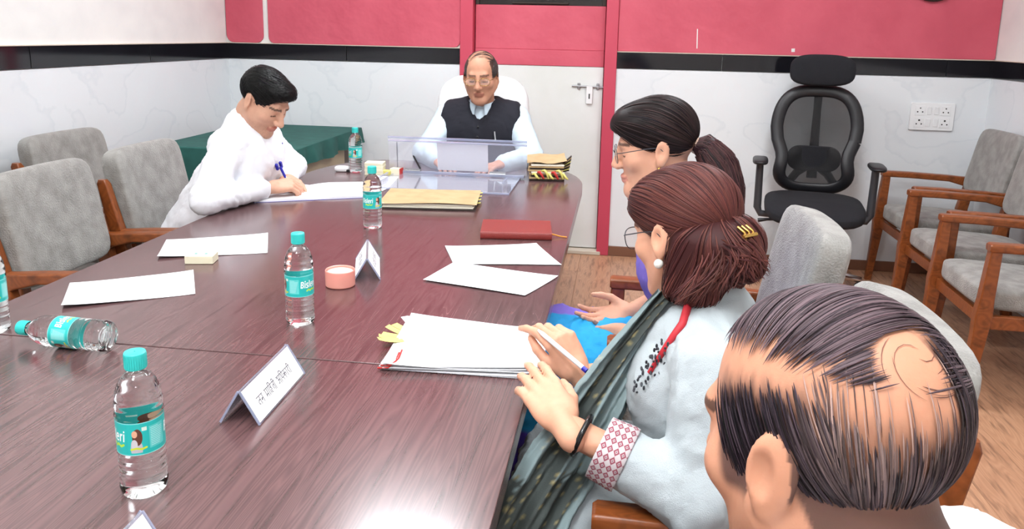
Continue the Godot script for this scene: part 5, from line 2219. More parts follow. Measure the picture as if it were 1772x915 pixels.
# ---- the man at the head of the table
func man_in_vest() -> void:
	var root := thing("person", "man in black vest and glasses at the head of the table", "person", Vector3(-0.73, 0, -4.2))
	var front := Vector3(0, 0, 1)
	var across := Vector3(1, 0, 0)
	var j := {"pelvis": Vector3(-0.72, 0.55, -4.18), "neck": Vector3(-0.714, 1.03, -4.07), "sl": Vector3(-0.535, 0.965, -4.08), "sr": Vector3(-0.895, 0.965, -4.08), "belly": true}
	j.er = Vector3(-0.985, 0.79, -3.9)
	j.el = Vector3(-0.43, 0.79, -3.9)
	j.wr = Vector3(-0.86, 0.785, -3.68)
	j.wl = Vector3(-0.55, 0.785, -3.68)
	seated_legs(j, front, across)
	var x := head_frame(Vector3(-0.714, 1.185, -4.0), Vector3(0.02, 0, 1), 0.2, 0.02)
	var skin := lin(196, 144, 118)
	var hair := lin(38, 34, 34)
	var hf := Field.new()
	var hs := 1.06
	add_head(hf, x, hs, {"jaw": 1.12})
	hf.cap(x * Vector3(0, -0.075, -0.03), j.neck + Vector3(0, -0.03, 0), 0.06, 0.064, 0.03)
	var inv := x.affine_inverse()
	var scalp := func(l: Vector3, c: Color) -> Color:
		var k := 1.0 if absf(l.x) > 0.052 and l.z < 0.045 and l.y > 0.0 and l.y < 0.085 else 0.0
		if l.z < -0.05 and l.y > -0.03:
			k = 1.0
		return c.lerp(hair, k * 0.9)
	var hands := []
	for e in [[j.wr, Vector3(0.5, -0.02, 0.9), -1.0], [j.wl, Vector3(-0.5, -0.02, 0.9), 1.0]]:
		var h := Field.new()
		add_hand(h, e[0], e[1], Vector3(0, 1, 0), e[2], 1.0, fingers(0.2, 0.3, 0.2))
		hands.append(h)
	body_mesh(root, j, hf, hands, face_tone(x, hs, skin, lin(158, 98, 82), lin(84, 62, 54), {"stubble": 0.12, "scalp": scalp}), skin)
	# shirt with sleeves
	var f := Field.new()
	add_trunk(f, j, 0.01, 1.0)
	sleeves(f, j, 0.012, 0.92, 1.05)
	f.cap(j.neck + Vector3(0, 0.04, 0.1), j.neck + Vector3(0, -0.055, 0.14), 0.042, 0.012, 0.008, 1)      # open at the throat
	var s := f.shape(0.012)
	wrinkle(s, 0.005, 9.0)
	put("shirt", home(s, root.position), M.blue_shirt, root)
	collar(root, j.neck + Vector3(0, -0.002, 0.008), Vector3(0, 1, 0.15), front, 0.068, M.blue_shirt, 0.036, 0.012)
	# the vest: closer to the chest, no sleeves, open at the throat
	f = Field.new()
	add_trunk(f, j, 0.03, 1.15)
	for e in [[j.sl, 1.0], [j.sr, -1.0]]:
		f.cut(Vector3(e[1], 0.25, 0), (e[0] as Vector3) + Vector3(e[1] * 0.038, 0, 0), 0.02)
	f.ell(j.neck + Vector3(0, 0.07, 0.02), Vector3(0.078, 0.085, 0.1), 0.015, Basis(), 1)
	f.cap(j.neck + Vector3(0, 0.02, 0.11), j.neck + Vector3(0, -0.13, 0.18), 0.07, 0.014, 0.012, 1)
	s = f.shape(0.01)
	wrinkle(s, 0.003, 8.0)
	var vest := put("vest", home(s, root.position), M.vest_cloth, root)
	for k in 4:
		var bt := Shape.new()
		bt.ball(Vector3(-0.714, 0.93 - 0.05 * k, -3.93 + 0.012 * k) - root.position, Vector3(0.007, 0.007, 0.004), Basis(), 10, 6)
		put("button", bt.mesh(), M.black_plastic, vest)
	put("pocket_pen", tube_mesh([Vector3(-0.62, 0.86, -3.925) - root.position, Vector3(-0.628, 0.91, -3.935) - root.position], 0.0045, 8), M.steel, root)
	trousers(root, j)
	# hair round the sides and back of a bare crown
	f = Field.new()
	f.ell(x * (Vector3(0, 0.03, -0.02) * hs), Vector3(0.0825, 0.083, 0.1) * hs, 0.01, x.basis)
	f.ell(x * (Vector3(0, 0.075, 0.05) * hs), Vector3(0.064, 0.08, 0.115) * hs, 0.012, x.basis, 1)
	f.ell(x * (Vector3(0, -0.05, 0.11) * hs), Vector3(0.12, 0.15, 0.092) * hs, 0.01, x.basis, 1)
	f.cut(-x.basis.y + x.basis.z * 0.4, x * Vector3(0, -0.03, -0.03), 0.012)
	for sx in [-1, 1]:
		f.ell(x * (Vector3(sx * 0.09, -0.025, 0.0) * hs), Vector3(0.022, 0.036, 0.03) * hs, 0.008, x.basis, 1)
	s = f.shape(0.0045)
	wrinkle(s, 0.002, 120.0, 1.0)
	for i in s.c.size():
		s.c[i] = hair.lerp(lin(120, 112, 108), 0.25 + 0.3 * wave.get_noise_3dv(s.v[i] * 90.0))
	# thin hair combed over the crown
	var top := Field.new()
	add_head(top, x, hs)
	var pts := surface_points(top, x * Vector3(0, 0.04, -0.02), 160, 0.16, func(p: Vector3) -> bool:
		var l := inv * p / hs
		return l.y > 0.07 and l.z < 0.05)
	comb(s, top, pts, func(_p: Vector3) -> Vector3: return x.basis.x * 0.9 - x.basis.z * 0.4, 9, 0.008, 0.0015, 0.0009, func(_p: Vector3) -> Color: return lin(70, 60, 56))
	put("hair", home(s, root.position), M.hair, root)
	glasses(x, hs, root, root.position, M.gold_frame, 0.026, 0.017, 0.0013)


# ---- the woman with the ponytail
func woman_ponytail() -> void:
	var root := thing("person", "woman with black ponytail and glasses in violet and blue dress", "person", Vector3(0.24, 0, -2.08))
	var front := Vector3(-1, 0, 0)
	var across := Vector3.UP.cross(front)                     # her left: towards +z
	var j := {"pelvis": Vector3(0.25, 0.55, -2.09), "neck": Vector3(0.19, 0.99, -2.03), "sl": Vector3(0.2, 0.92, -1.87), "sr": Vector3(0.2, 0.92, -2.2), "bust": true}
	j.el = Vector3(0.22, 0.68, -1.84)
	j.er = Vector3(0.22, 0.68, -2.28)
	j.wl = Vector3(0.055, 0.625, -2.0)
	j.wr = Vector3(0.06, 0.635, -2.14)
	seated_legs(j, front, across, 0.42, 0.09, 0.52)
	var s0 := 0.99
	var ear := at_z(1146, 266, -1.93)
	var x := head_frame(Vector3.ZERO, Vector3(-1, 0, 0.0), 0.16, 0.0)
	x.origin = ear - x.basis * (Vector3(0.08, -0.004, -0.012) * s0)
	var skin := lin(212, 158, 132)
	var hair := lin(24, 19, 21)
	var hf := Field.new()
	add_head(hf, x, s0, {"jaw": 0.95, "nose": 0.78})
	hf.cap(x * Vector3(0, -0.07, -0.035), j.neck + Vector3(0.01, -0.03, 0), 0.045, 0.05, 0.03)
	var hr := Field.new()
	add_hand(hr, j.wr, Vector3(-1, -0.22, 0.28), Vector3(-0.1, -0.75, -0.5), -1.0, 0.92, [[0.3, 0.4, 0.2], [0.25, 0.35, 0.2], [0.3, 0.4, 0.3], [0.35, 0.5, 0.3]], 0.8, [0.5, 0.2])
	var hl := Field.new()
	add_hand(hl, j.wl, Vector3(-0.9, -0.4, -0.3), Vector3(-0.3, 0.1, 0.9), -1.0, 0.92, [[0.5, 0.7, 0.4], [0.55, 0.8, 0.4], [0.6, 0.8, 0.4], [0.6, 0.9, 0.4]], 0.7, [0.3, 0.3])
	body_mesh(root, j, hf, [hr, hl], face_tone(x, s0, skin, lin(196, 124, 114), hair), skin, 0.004)
	# dress: violet bodice with a blue panel, short sleeves, a blue skirt over the knees
	var violet := lin(124, 104, 196)
	var blue := lin(30, 150, 208)
	var f := Field.new()
	add_trunk(f, j, 0.01, 0.92)
	for e in [[j.sl, j.el], [j.sr, j.er]]:
		f.cap(e[0], (e[0] as Vector3).lerp(e[1], 0.75), 0.056, 0.055, 0.03)
	var s := f.shape(0.011)
	wrinkle(s, 0.004, 10.0)
	paint(s, func(p: Vector3) -> Color:
		var k := wave.get_noise_3dv(p * 40.0) * 0.12
		var c := violet.lerp(blue, smoothstep(0.0, 0.02, p.x - 0.16 + (p.y - 0.85) * 0.3) if p.z > -2.0 else 0.0)
		return c * (1.0 + k))
	put("bodice", home(s, root.position), M.cloth_tinted, root)
	f = Field.new()
	f.cap(j.hl, j.kl + Vector3(-0.02, 0.0, 0), 0.1, 0.082, 0.06)
	f.cap(j.hr, j.kr + Vector3(-0.02, 0.0, 0), 0.1, 0.082, 0.06)
	f.cap((j.hl + j.hr) / 2, (j.kl + j.kr) / 2, 0.09, 0.085, 0.06)
	f.cap(j.kl, j.al + Vector3(0, 0.1, 0), 0.085, 0.1, 0.06)
	f.cap(j.kr, j.ar + Vector3(0, 0.1, 0), 0.085, 0.1, 0.06)
	f.cap((j.kl + j.kr) / 2, (j.al + j.ar) / 2 + Vector3(0, 0.1, 0), 0.085, 0.09, 0.06)
	s = f.shape(0.013)
	wrinkle(s, 0.012, 9.0)
	paint(s, func(p: Vector3) -> Color:
		var weave := 0.1 * wave.get_noise_3dv(p * 90.0)
		var c := blue if p.y > 0.36 and p.z > -2.22 else lin(70, 52, 150)
		if p.z < -2.13 and p.y > 0.5:
			c = violet
		return c * (1.0 + weave))
	put("skirt", home(s, root.position), M.cloth_tinted, root)
	# sleek hair drawn back to a tie, then the tail
	f = Field.new()
	f.ell(x * (Vector3(0, 0.046, -0.012) * s0), Vector3(0.083, 0.089, 0.102) * s0, 0.01, x.basis)
	f.ell(x * (Vector3(0, 0.07, 0.055) * s0), Vector3(0.068, 0.045, 0.055) * s0, 0.03, x.basis)
	f.ell(x * (Vector3(0, -0.065, 0.115) * s0), Vector3(0.12, 0.124, 0.092) * s0, 0.012, x.basis, 1)
	f.cut(-x.basis.y + x.basis.z * 0.45, x * Vector3(0, -0.03, -0.03), 0.015)
	for sx in [-1, 1]:
		f.ell(x * (Vector3(sx * 0.092, -0.014, -0.004) * s0), Vector3(0.022, 0.035, 0.028) * s0, 0.008, x.basis, 1)
	s = f.shape(0.0045)
	for i in s.c.size():
		s.c[i] = hair
	var tie := at_z(1200, 250, -2.0)
	var pts := surface_points(f, x * Vector3(0, 0.03, -0.02), 650, 0.17, func(p: Vector3) -> bool:
		var l := x.affine_inverse() * p
		return l.y > -0.02)
	comb(s, f, pts, func(p: Vector3) -> Vector3:
		var dd := tie - p
		return Vector3.ZERO if dd.length() < 0.02 else dd, 14, 0.009, 0.0012, 0.0012, func(_p: Vector3) -> Color: return hair.lerp(lin(70, 52, 50), rng.randf() * 0.6))
	var hm := put("hair", home(s, root.position), M.hair, root)
	var path := [tie, at_z(1222, 256, -1.99), at_z(1245, 285, -1.97), at_z(1258, 325, -1.95), at_z(1262, 365, -1.94), at_z(1262, 420, -1.93)]
	s = Shape.new()
	s.tube(path, [0.013, 0.034, 0.044, 0.042, 0.034, 0.012], 16, true)
	for i in s.c.size():
		s.c[i] = hair.lerp(lin(58, 36, 38), 0.4)
	for i in 260:
		var a := rng.randf() * TAU
		var q := PackedVector3Array()
		var ups := PackedVector3Array()
		var end := rng.randf_range(0.6, 1.08)
		for k in 12:
			var t := k / 11.0 * end * 5.0
			var m := clampi(int(t), 0, 4)
			var c: Vector3 = path[m].lerp(path[m + 1], t - m)
			var rr: float = lerpf([0.013, 0.034, 0.044, 0.042, 0.034, 0.012][m], [0.013, 0.034, 0.044, 0.042, 0.034, 0.012][m + 1], clampf(t - m, 0, 1)) * rng.randf_range(1.0, 1.06)
			var dd: Vector3 = (path[m + 1] - path[m]).normalized()
			var sd := dd.cross(Vector3.BACK).normalized()
			var o := sd * cos(a) + dd.cross(sd) * sin(a)
			q.append(c + o * rr)
			ups.append(o)
		lay_strand(s, q, ups, 0.0014, hair.lerp(lin(88, 56, 56), rng.randf() * 0.8))
	put("ponytail", home(s, root.position), M.hair, hm)
	s = Shape.new()
	var ring := []
	for i in 17:
		var a := TAU * i / 16.0
		ring.append(tie + Vector3(0.004, 0, 0) + Vector3(0.004 * sin(a), 0.0165 * cos(a), 0.0165 * sin(a)))
	s.tube(ring, 0.0075, 8, false)
	put("hair_tie", home(s, root.position), flat("beige_tie", rgb(206, 176, 158), 0.8), hm)
	glasses(x, s0, root, root.position, M.grey_frame, 0.025, 0.02, 0.0009)
	s = Shape.new()
	s.ball(ear + Vector3(-0.006, -0.038, 0.008) - root.position, Vector3(0.005, 0.005, 0.005), Basis(), 10, 8)
	put("earring", s.mesh(), M.brass, root)
	var br := []
	for i in 17:
		var a := TAU * i / 16.0
		br.append(j.wl + Vector3(0.02, 0.005, -0.01) + Vector3(0.01 * cos(a), 0.032 * cos(a), 0.032 * sin(a)) - root.position)
	put("bangle", tube_mesh(br, 0.0016, 6, false), M.black_bangle, root)


# ---- the woman in the silver-grey kurta
func woman_kurta() -> void:
	var root := thing("person", "woman in silver-grey kurta holding papers, brown hair clipped back", "person", Vector3(0.22, 0, -1.36))
	var front := Vector3(-1, 0, 0)
	var across := Vector3.UP.cross(front)
	var face := Vector3(-0.72, 0, -0.7)
	var x := head_frame(Vector3.ZERO, face, 0.26, 0.0)
	var ear := at_z(1143, 415, -1.325)
	var hs := 0.95
	x.origin = ear - x.basis * Vector3(0.08, -0.004, -0.012) * hs
	var xs := Transform3D(x.basis * hs, x.origin)
	var j := {"pelvis": Vector3(0.24, 0.55, -1.38), "neck": Vector3(0.175, 0.93, -1.36), "sl": Vector3(0.165, 0.885, -1.2), "sr": Vector3(0.17, 0.88, -1.53), "bust": true}
	j.el = Vector3(0.15, 0.695, -1.13)
	j.wl = at_y(975, 735, 0.775)
	j.er = Vector3(0.16, 0.68, -1.6)
	j.wr = at_y(1004, 648, 0.765)
	seated_legs(j, front, across, 0.31, 0.1, 0.53)
	var skin := lin(216, 160, 132)
	var hair := lin(66, 36, 36)
	var hf := Field.new()
	add_head(hf, x, hs, {"jaw": 0.98, "nose": 0.85})
	hf.cap(x * Vector3(0, -0.07, -0.035), j.neck + Vector3(0.01, -0.03, 0), 0.047, 0.055, 0.03)
	var hl := Field.new()
	var k0 := at_y(934, 672, 0.805)
	var dir: Vector3 = k0 - j.wl
	add_hand(hl, j.wl, dir, Vector3(-0.1, 0.8, 0.5), 1.0, 0.96, [[0.25, 0.3, 0.2], [0.2, 0.3, 0.2], [0.25, 0.35, 0.2], [0.35, 0.4, 0.2]], 0.9, [0.3, 0.1])
	var hr := Field.new()
	var k1 := at_y(972, 592, 0.825)
	var tips := add_hand(hr, j.wr, k1 - j.wr, Vector3(0.45, 0.6, 0.65), -1.0, 0.94, [[0.5, 0.6, 0.3], [0.75, 0.9, 0.5], [0.9, 1.0, 0.5], [0.95, 1.0, 0.5]], 0.7, [0.2, 0.2])
	body_mesh(root, j, hf, [hl, hr], face_tone(x, hs, skin, lin(190, 100, 96), hair), skin, 0.0035)
	# kurta
	var silver := lin(178, 187, 191)
	var f := Field.new()
	add_trunk(f, j, 0.012, 0.98)
	var elbow_l: Vector3 = j.el
	var elbow_r: Vector3 = j.er
	var wl: Vector3 = j.wl
	var wr: Vector3 = j.wr
	var s := f.shape(0.009)
	for e in [[j.sl, elbow_l, wl], [j.sr, elbow_r, wr]]:          # sleeves to below the elbow
		f = Field.new()
		f.cap(e[0], e[1], 0.066, 0.056, 0.03)
		f.cap(e[1], (e[1] as Vector3).lerp(e[2], 0.75), 0.058, 0.047, 0.02)
		f.cut((e[2] - e[1] as Vector3), (e[1] as Vector3).lerp(e[2], 0.57), 0.004)
		s.join(f.shape(0.009))
	wrinkle(s, 0.006, 8.0)
	paint(s, func(p: Vector3) -> Color: return silver * (1.0 + 0.04 * wave.get_noise_3dv(p * 60.0)))
	put("kurta", home(s, root.position), M.cloth_tinted, root)
	for e in [[elbow_l, wl], [elbow_r, wr]]:
		var ax: Vector3 = (e[1] - e[0] as Vector3).normalized()
		var u0 := (Vector3.UP - ax * ax.y).normalized()
		var w0 := ax.cross(u0)
		var rows0 := []
		for i in 8:
			var row := PackedVector3Array()
			for k in 25:
				var a := TAU * k / 24.0
				var rr: float = [0.047, 0.053, 0.0535, 0.053, 0.0525, 0.052, 0.0515, 0.044][i] + 0.0022 * sin(a * 5.0 + i * 0.4)
				row.append((e[0] as Vector3).lerp(e[1], [0.52, 0.52, 0.56, 0.6, 0.64, 0.68, 0.72, 0.72][i]) + (u0 * cos(a) + w0 * sin(a)) * rr)
			rows0.append(row)
		var cf := Shape.new()
		cf.loft(rows0, false)
		put("cuff", home(cf, root.position), cuff_cloth(), root)
	# its skirt over the lap
	f = Field.new()
	f.cap(j.hl, j.kl, 0.105, 0.088, 0.06)
	f.cap(j.hr, j.kr, 0.105, 0.088, 0.06)
	f.cap((j.hl + j.hr) / 2, (j.kl + j.kr) / 2, 0.095, 0.088, 0.06)
	f.cap(j.kl, j.al + Vector3(0, 0.16, 0), 0.09, 0.11, 0.06)
	f.cap(j.kr, j.ar + Vector3(0, 0.16, 0), 0.09, 0.11, 0.06)
	f.cap((j.kl + j.kr) / 2, (j.al + j.ar) / 2 + Vector3(0, 0.16, 0), 0.09, 0.1, 0.06)
	f.cap(j.pelvis, j.pelvis + Vector3(0, 0.12, 0), 0.125, 0.11, 0.06)
	s = f.shape(0.012)
	wrinkle(s, 0.014, 8.0)
	paint(s, func(p: Vector3) -> Color: return silver * (0.96 + 0.05 * wave.get_noise_3dv(p * 60.0)))
	put("skirt", home(s, root.position), M.cloth_tinted, root)
	# embroidered placket and red cord at the neckline
	var line := []
	for e in [[1182, 518, -1.27], [1165, 540, -1.235], [1140, 565, -1.225], [1118, 600, -1.225], [1103, 640, -1.225], [1090, 675, -1.225]]:
		line.append(at_z(e[0], e[1], e[2]) - root.position)
	var ks := Field.new()
	add_trunk(ks, j, 0.014, 0.98)
	for i in line.size():
		var p: Vector3 = line[i] + root.position
		for it in 4:
			p -= ks.grad(p) * ks.d(p)
		line[i] = p - root.position
	put("neck_cord", tube_mesh(line.slice(0, 5), [0.007, 0.007, 0.006, 0.005, 0.004], 8), flat("red_cord", rgb(186, 36, 48), 0.6), root)
	var emb := Shape.new()
	for i in 70:
		var t := i / 69.0 * 2.6 + 2.4
		var m := mini(int(t), 4)
		var p: Vector3 = line[m].lerp(line[m + 1], t - m)
		emb.ball(p + Vector3(0.012 * sin(i * 1.9) - 0.002, 0.004 * cos(i * 2.7), 0.014 * cos(i * 1.3)), Vector3(0.0022, 0.0045, 0.0022), Basis(Vector3.RIGHT, i * 0.8), 6, 4)
	var em := put("embroidery", emb.mesh(), flat("dark_thread", rgb(58, 60, 66), 0.5, 0.3), root)
	em.set_meta("kind", "stuff")
	# long scarf: from the neck down the front, over the lap, to the side
	var run := [[1160, 505, -1.34], [1128, 545, -1.35], [1090, 600, -1.34], [1052, 660, -1.32], [1018, 720, -1.3], [985, 775, -1.27], [948, 830, -1.24], [915, 885, -1.21], [890, 940, -1.19], [872, 1000, -1.17], [862, 1060, -1.16]]
	var rows := []
	var line3 := Curve3D.new()
	for e in run:
		line3.add_point(at_z(e[0], e[1], e[2]))
	var total := line3.get_baked_length()
	for i in 90:
		var f0 := i / 89.0
		var c := line3.sample_baked(f0 * total, true)
		var d := (line3.sample_baked(minf(f0 + 0.06, 1.0) * total, true) - line3.sample_baked(maxf(f0 - 0.06, 0.0) * total, true)).normalized()
		var wide := d.cross(Vector3(0.25, 0.35, 1.0)).normalized()
		var out := wide.cross(d).normalized()
		if out.z < 0:
			out = -out
		var row := PackedVector3Array()
		var hw: float = lerpf(0.028, 0.064, smoothstep(0, 0.6, f0))
		for k in 37:
			var u := k / 18.0 - 1.0
			var fold := 0.009 * sin(u * 8.0 + f0 * 3.0) + 0.006 * sin(u * 19.0 - f0 * 9.0) + 0.003 * wave.get_noise_2d(u * 4.0, f0 * 30.0)
			row.append(c + wide * u * hw * (1.0 + 0.06 * wave.get_noise_1d(f0 * 12.0)) + out * (fold + 0.012 * (1.0 - u * u) + 0.022 * smoothstep(0.5, 0.75, f0)) + Vector3(0, 0, 0.02))
		rows.append(row)
	s = Shape.new()
	s.loft(rows, false)
	for i in s.c.size():
		var u := (i % 37) / 18.0 - 1.0
		var spark := wave2.get_noise_3dv(s.v[i] * 150.0)
		var c := lin(126, 143, 145)
		var low := s.v[i].y < 0.66 + 0.02 * spark
		if (u > 0.0 and u < 0.6) or (low and u > -0.7):
			c = lin(66, 72, 70)
			if spark > 0.35:
				c = lin(140, 130, 92)
		elif spark > 0.45:
			c = lin(158, 162, 148)
		s.c[i] = c
	put("scarf", home(s, root.position), M.cloth_tinted, root)
	# hair: a smooth crown drawn to a clip, loose lengths below
	f = Field.new()
	f.ell(xs * Vector3(0, 0.04, -0.018), Vector3(0.083, 0.089, 0.106) * hs, 0.01, x.basis)
	f.ell(xs * Vector3(0, 0.062, 0.048), Vector3(0.068, 0.048, 0.054) * hs, 0.03, x.basis)
	f.ell(xs * Vector3(0, -0.068, 0.112), Vector3(0.13, 0.122, 0.092) * hs, 0.012, x.basis, 1)
	for sx in [-1, 1]:
		f.ell(xs * Vector3(sx * 0.095, -0.02, 0.002), Vector3(0.026, 0.04, 0.03) * hs, 0.008, x.basis, 1)
	f.cut(-x.basis.y + x.basis.z * 0.3, xs * Vector3(0, -0.045, -0.03), 0.02)
	s = f.shape(0.004)
	for i in s.c.size():
		s.c[i] = hair
	var clip := xs * Vector3(0.012, -0.012, -0.128)
	var redder := func(_p: Vector3) -> Color: return hair.lerp(lin(126, 72, 62), rng.randf() * 0.55)
	var pts := surface_points(f, xs * Vector3(0, 0.03, -0.02), 1500, 0.18, func(p: Vector3) -> bool: return (xs.affine_inverse() * p).y > -0.03)
	comb(s, f, pts, func(p: Vector3) -> Vector3:
		var dd := clip - p
		return Vector3.ZERO if dd.length() < 0.022 else dd, 16, 0.009, 0.0014, 0.0011, redder)
	var hm := put("hair", home(s, root.position), M.hair, root)
	# the loose lengths: from behind the ear and under the clip, down over neck and back
	s = Shape.new()
	var back := -x.basis.z
	var lock := Field.new()
	lock.cap(xs * Vector3(0.055, -0.02, -0.05), at_z(1165, 500, -1.3), 0.032, 0.016, 0.03)
	lock.cap(xs * Vector3(0.03, -0.03, -0.09), at_z(1215, 500, -1.29), 0.045, 0.032, 0.04)
	lock.cap(xs * Vector3(0.0, -0.03, -0.1), at_z(1290, 455, -1.27), 0.042, 0.03, 0.04)
	lock.cap(xs * Vector3(-0.04, -0.03, -0.08), at_z(1250, 490, -1.36), 0.05, 0.03, 0.04)
	var ls := lock.shape(0.006)
	for i in ls.c.size():
		ls.c[i] = hair * 0.85
	s.join(ls)
	pts = surface_points(lock, xs * Vector3(0.0, -0.06, -0.11), 700, 0.14, func(_p: Vector3) -> bool: return true)
	comb(s, lock, pts, func(p: Vector3) -> Vector3:
		var away := p - clip
		return Vector3(0, -1, 0) + Vector3(1.0, 0, 0.35) * clampf((away.dot(back) + 0.02) * 14.0, -0.4, 1.6), 12, 0.009, 0.003, 0.0013, redder)
	for i in 420:
		var a0 := rng.randf()
		var o := Vector3(rng.randf_range(0.0, 0.06), rng.randf_range(-0.045, -0.01), rng.randf_range(-0.13, -0.06))
		var st := x * o
		var en := at_z(lerpf(1160, 1335, pow(a0, 0.9)), lerpf(520, 468, a0) + rng.randf_range(-14, 14), -1.22 - 0.08 * rng.randf())
		var bow := Vector3(0.012, 0.016, 0.02) * rng.randf_range(0.2, 1.3)
		var q := PackedVector3Array()
		var ups := PackedVector3Array()
		for k in 9:
			var t := k / 8.0
			q.append(st.lerp(en, t) + bow * sin(t * PI) + Vector3(0, 0.004 * sin(t * 7 + a0 * 20), 0))
			ups.append(Vector3(0.2, 0.4, 1).normalized())
		lay_strand(s, q, ups, 0.0016, (redder.call(st) as Color) * rng.randf_range(0.7, 1.1))
	put("loose_hair", home(s, root.position), M.hair, hm)
	s = Shape.new()
	var cl := at_z(1250, 412, -1.2)
	cl = clip + back * 0.012
	for k in 3:
		var a: Vector3 = cl + x.basis.x * (k - 1) * 0.011 - root.position
		s.tube([a + x.basis.y * 0.016, a + back * 0.012 + x.basis.y * 0.006, a + back * 0.012 - x.basis.y * 0.006, a - x.basis.y * 0.016], 0.0026, 6)
	s.tube([cl - x.basis.x * 0.018 + back * 0.013 - root.position, cl + x.basis.x * 0.018 + back * 0.013 - root.position], 0.0036, 6)
	put("hair_clip", s.mesh(), M.brass, hm)
	glasses(x, hs, root, root.position, M.grey_frame, 0.025, 0.021, 0.0009)
	s = Shape.new()
	s.ball(xs * Vector3(0.083, -0.047, -0.002) - root.position, Vector3(0.0085, 0.0085, 0.0085), Basis(), 14, 10)
	put("earring", s.mesh(), M.pearl, root)
	# black bangle on the near wrist, a ring, and the pen
	var fx := (j.wl - j.el as Vector3).normalized()
	var sx := fx.cross(Vector3.UP).normalized()
	var ux := sx.cross(fx)
	var ringp := []
	for i in 21:
		var a := TAU * i / 20.0
		ringp.append(j.wl - fx * 0.034 + (sx * cos(a) + ux * sin(a)) * 0.0335 - root.position)
	put("bangle", tube_mesh(ringp, 0.0048, 8, false), M.black_bangle, root)
	var grip: Vector3 = (tips[0] + tips[4]) / 2.0
	var p0: Vector3 = at_z(1013, 640, j.wr.z + 0.075)
	var p1: Vector3 = at_z(931, 571, grip.z + 0.03)
	var pen := thing("ballpoint_pen", "white pen held in the kurta woman's far hand", "pen", p0)
	put("barrel", tube_mesh([Vector3.ZERO, (p1 - p0) * 0.9, p1 - p0], [0.0045, 0.0045, 0.002], 10), M.white_plastic, pen)
	put("pen_end", tube_mesh([(p0 - p1) * 0.03, (p1 - p0) * 0.05], 0.0047, 10), M.blue_ink_plastic, pen)


func cuff_cloth() -> StandardMaterial3D:
	if M.has("cuff"):
		return M.cuff
	var im := Image.create(384, 96, false, Image.FORMAT_RGB8)
	for y in 96:
		for x in 384:
			var u := absf(fposmod(x / 16.0, 1.0) - 0.5) + absf(fposmod(y / 16.0, 1.0) - 0.5)
			var c := rgb(196, 188, 190)
			if absf(u - 0.34) < 0.11:
				c = rgb(142, 70, 84)
			elif u < 0.1:
				c = rgb(110, 60, 70)
			if y < 7 or y > 88:
				c = rgb(150, 66, 82)
			im.set_pixel(x, y, c)
	var m := flat("cuff", Color.WHITE, 0.8)
	m.albedo_texture = ImageTexture.create_from_image(im)
	return m


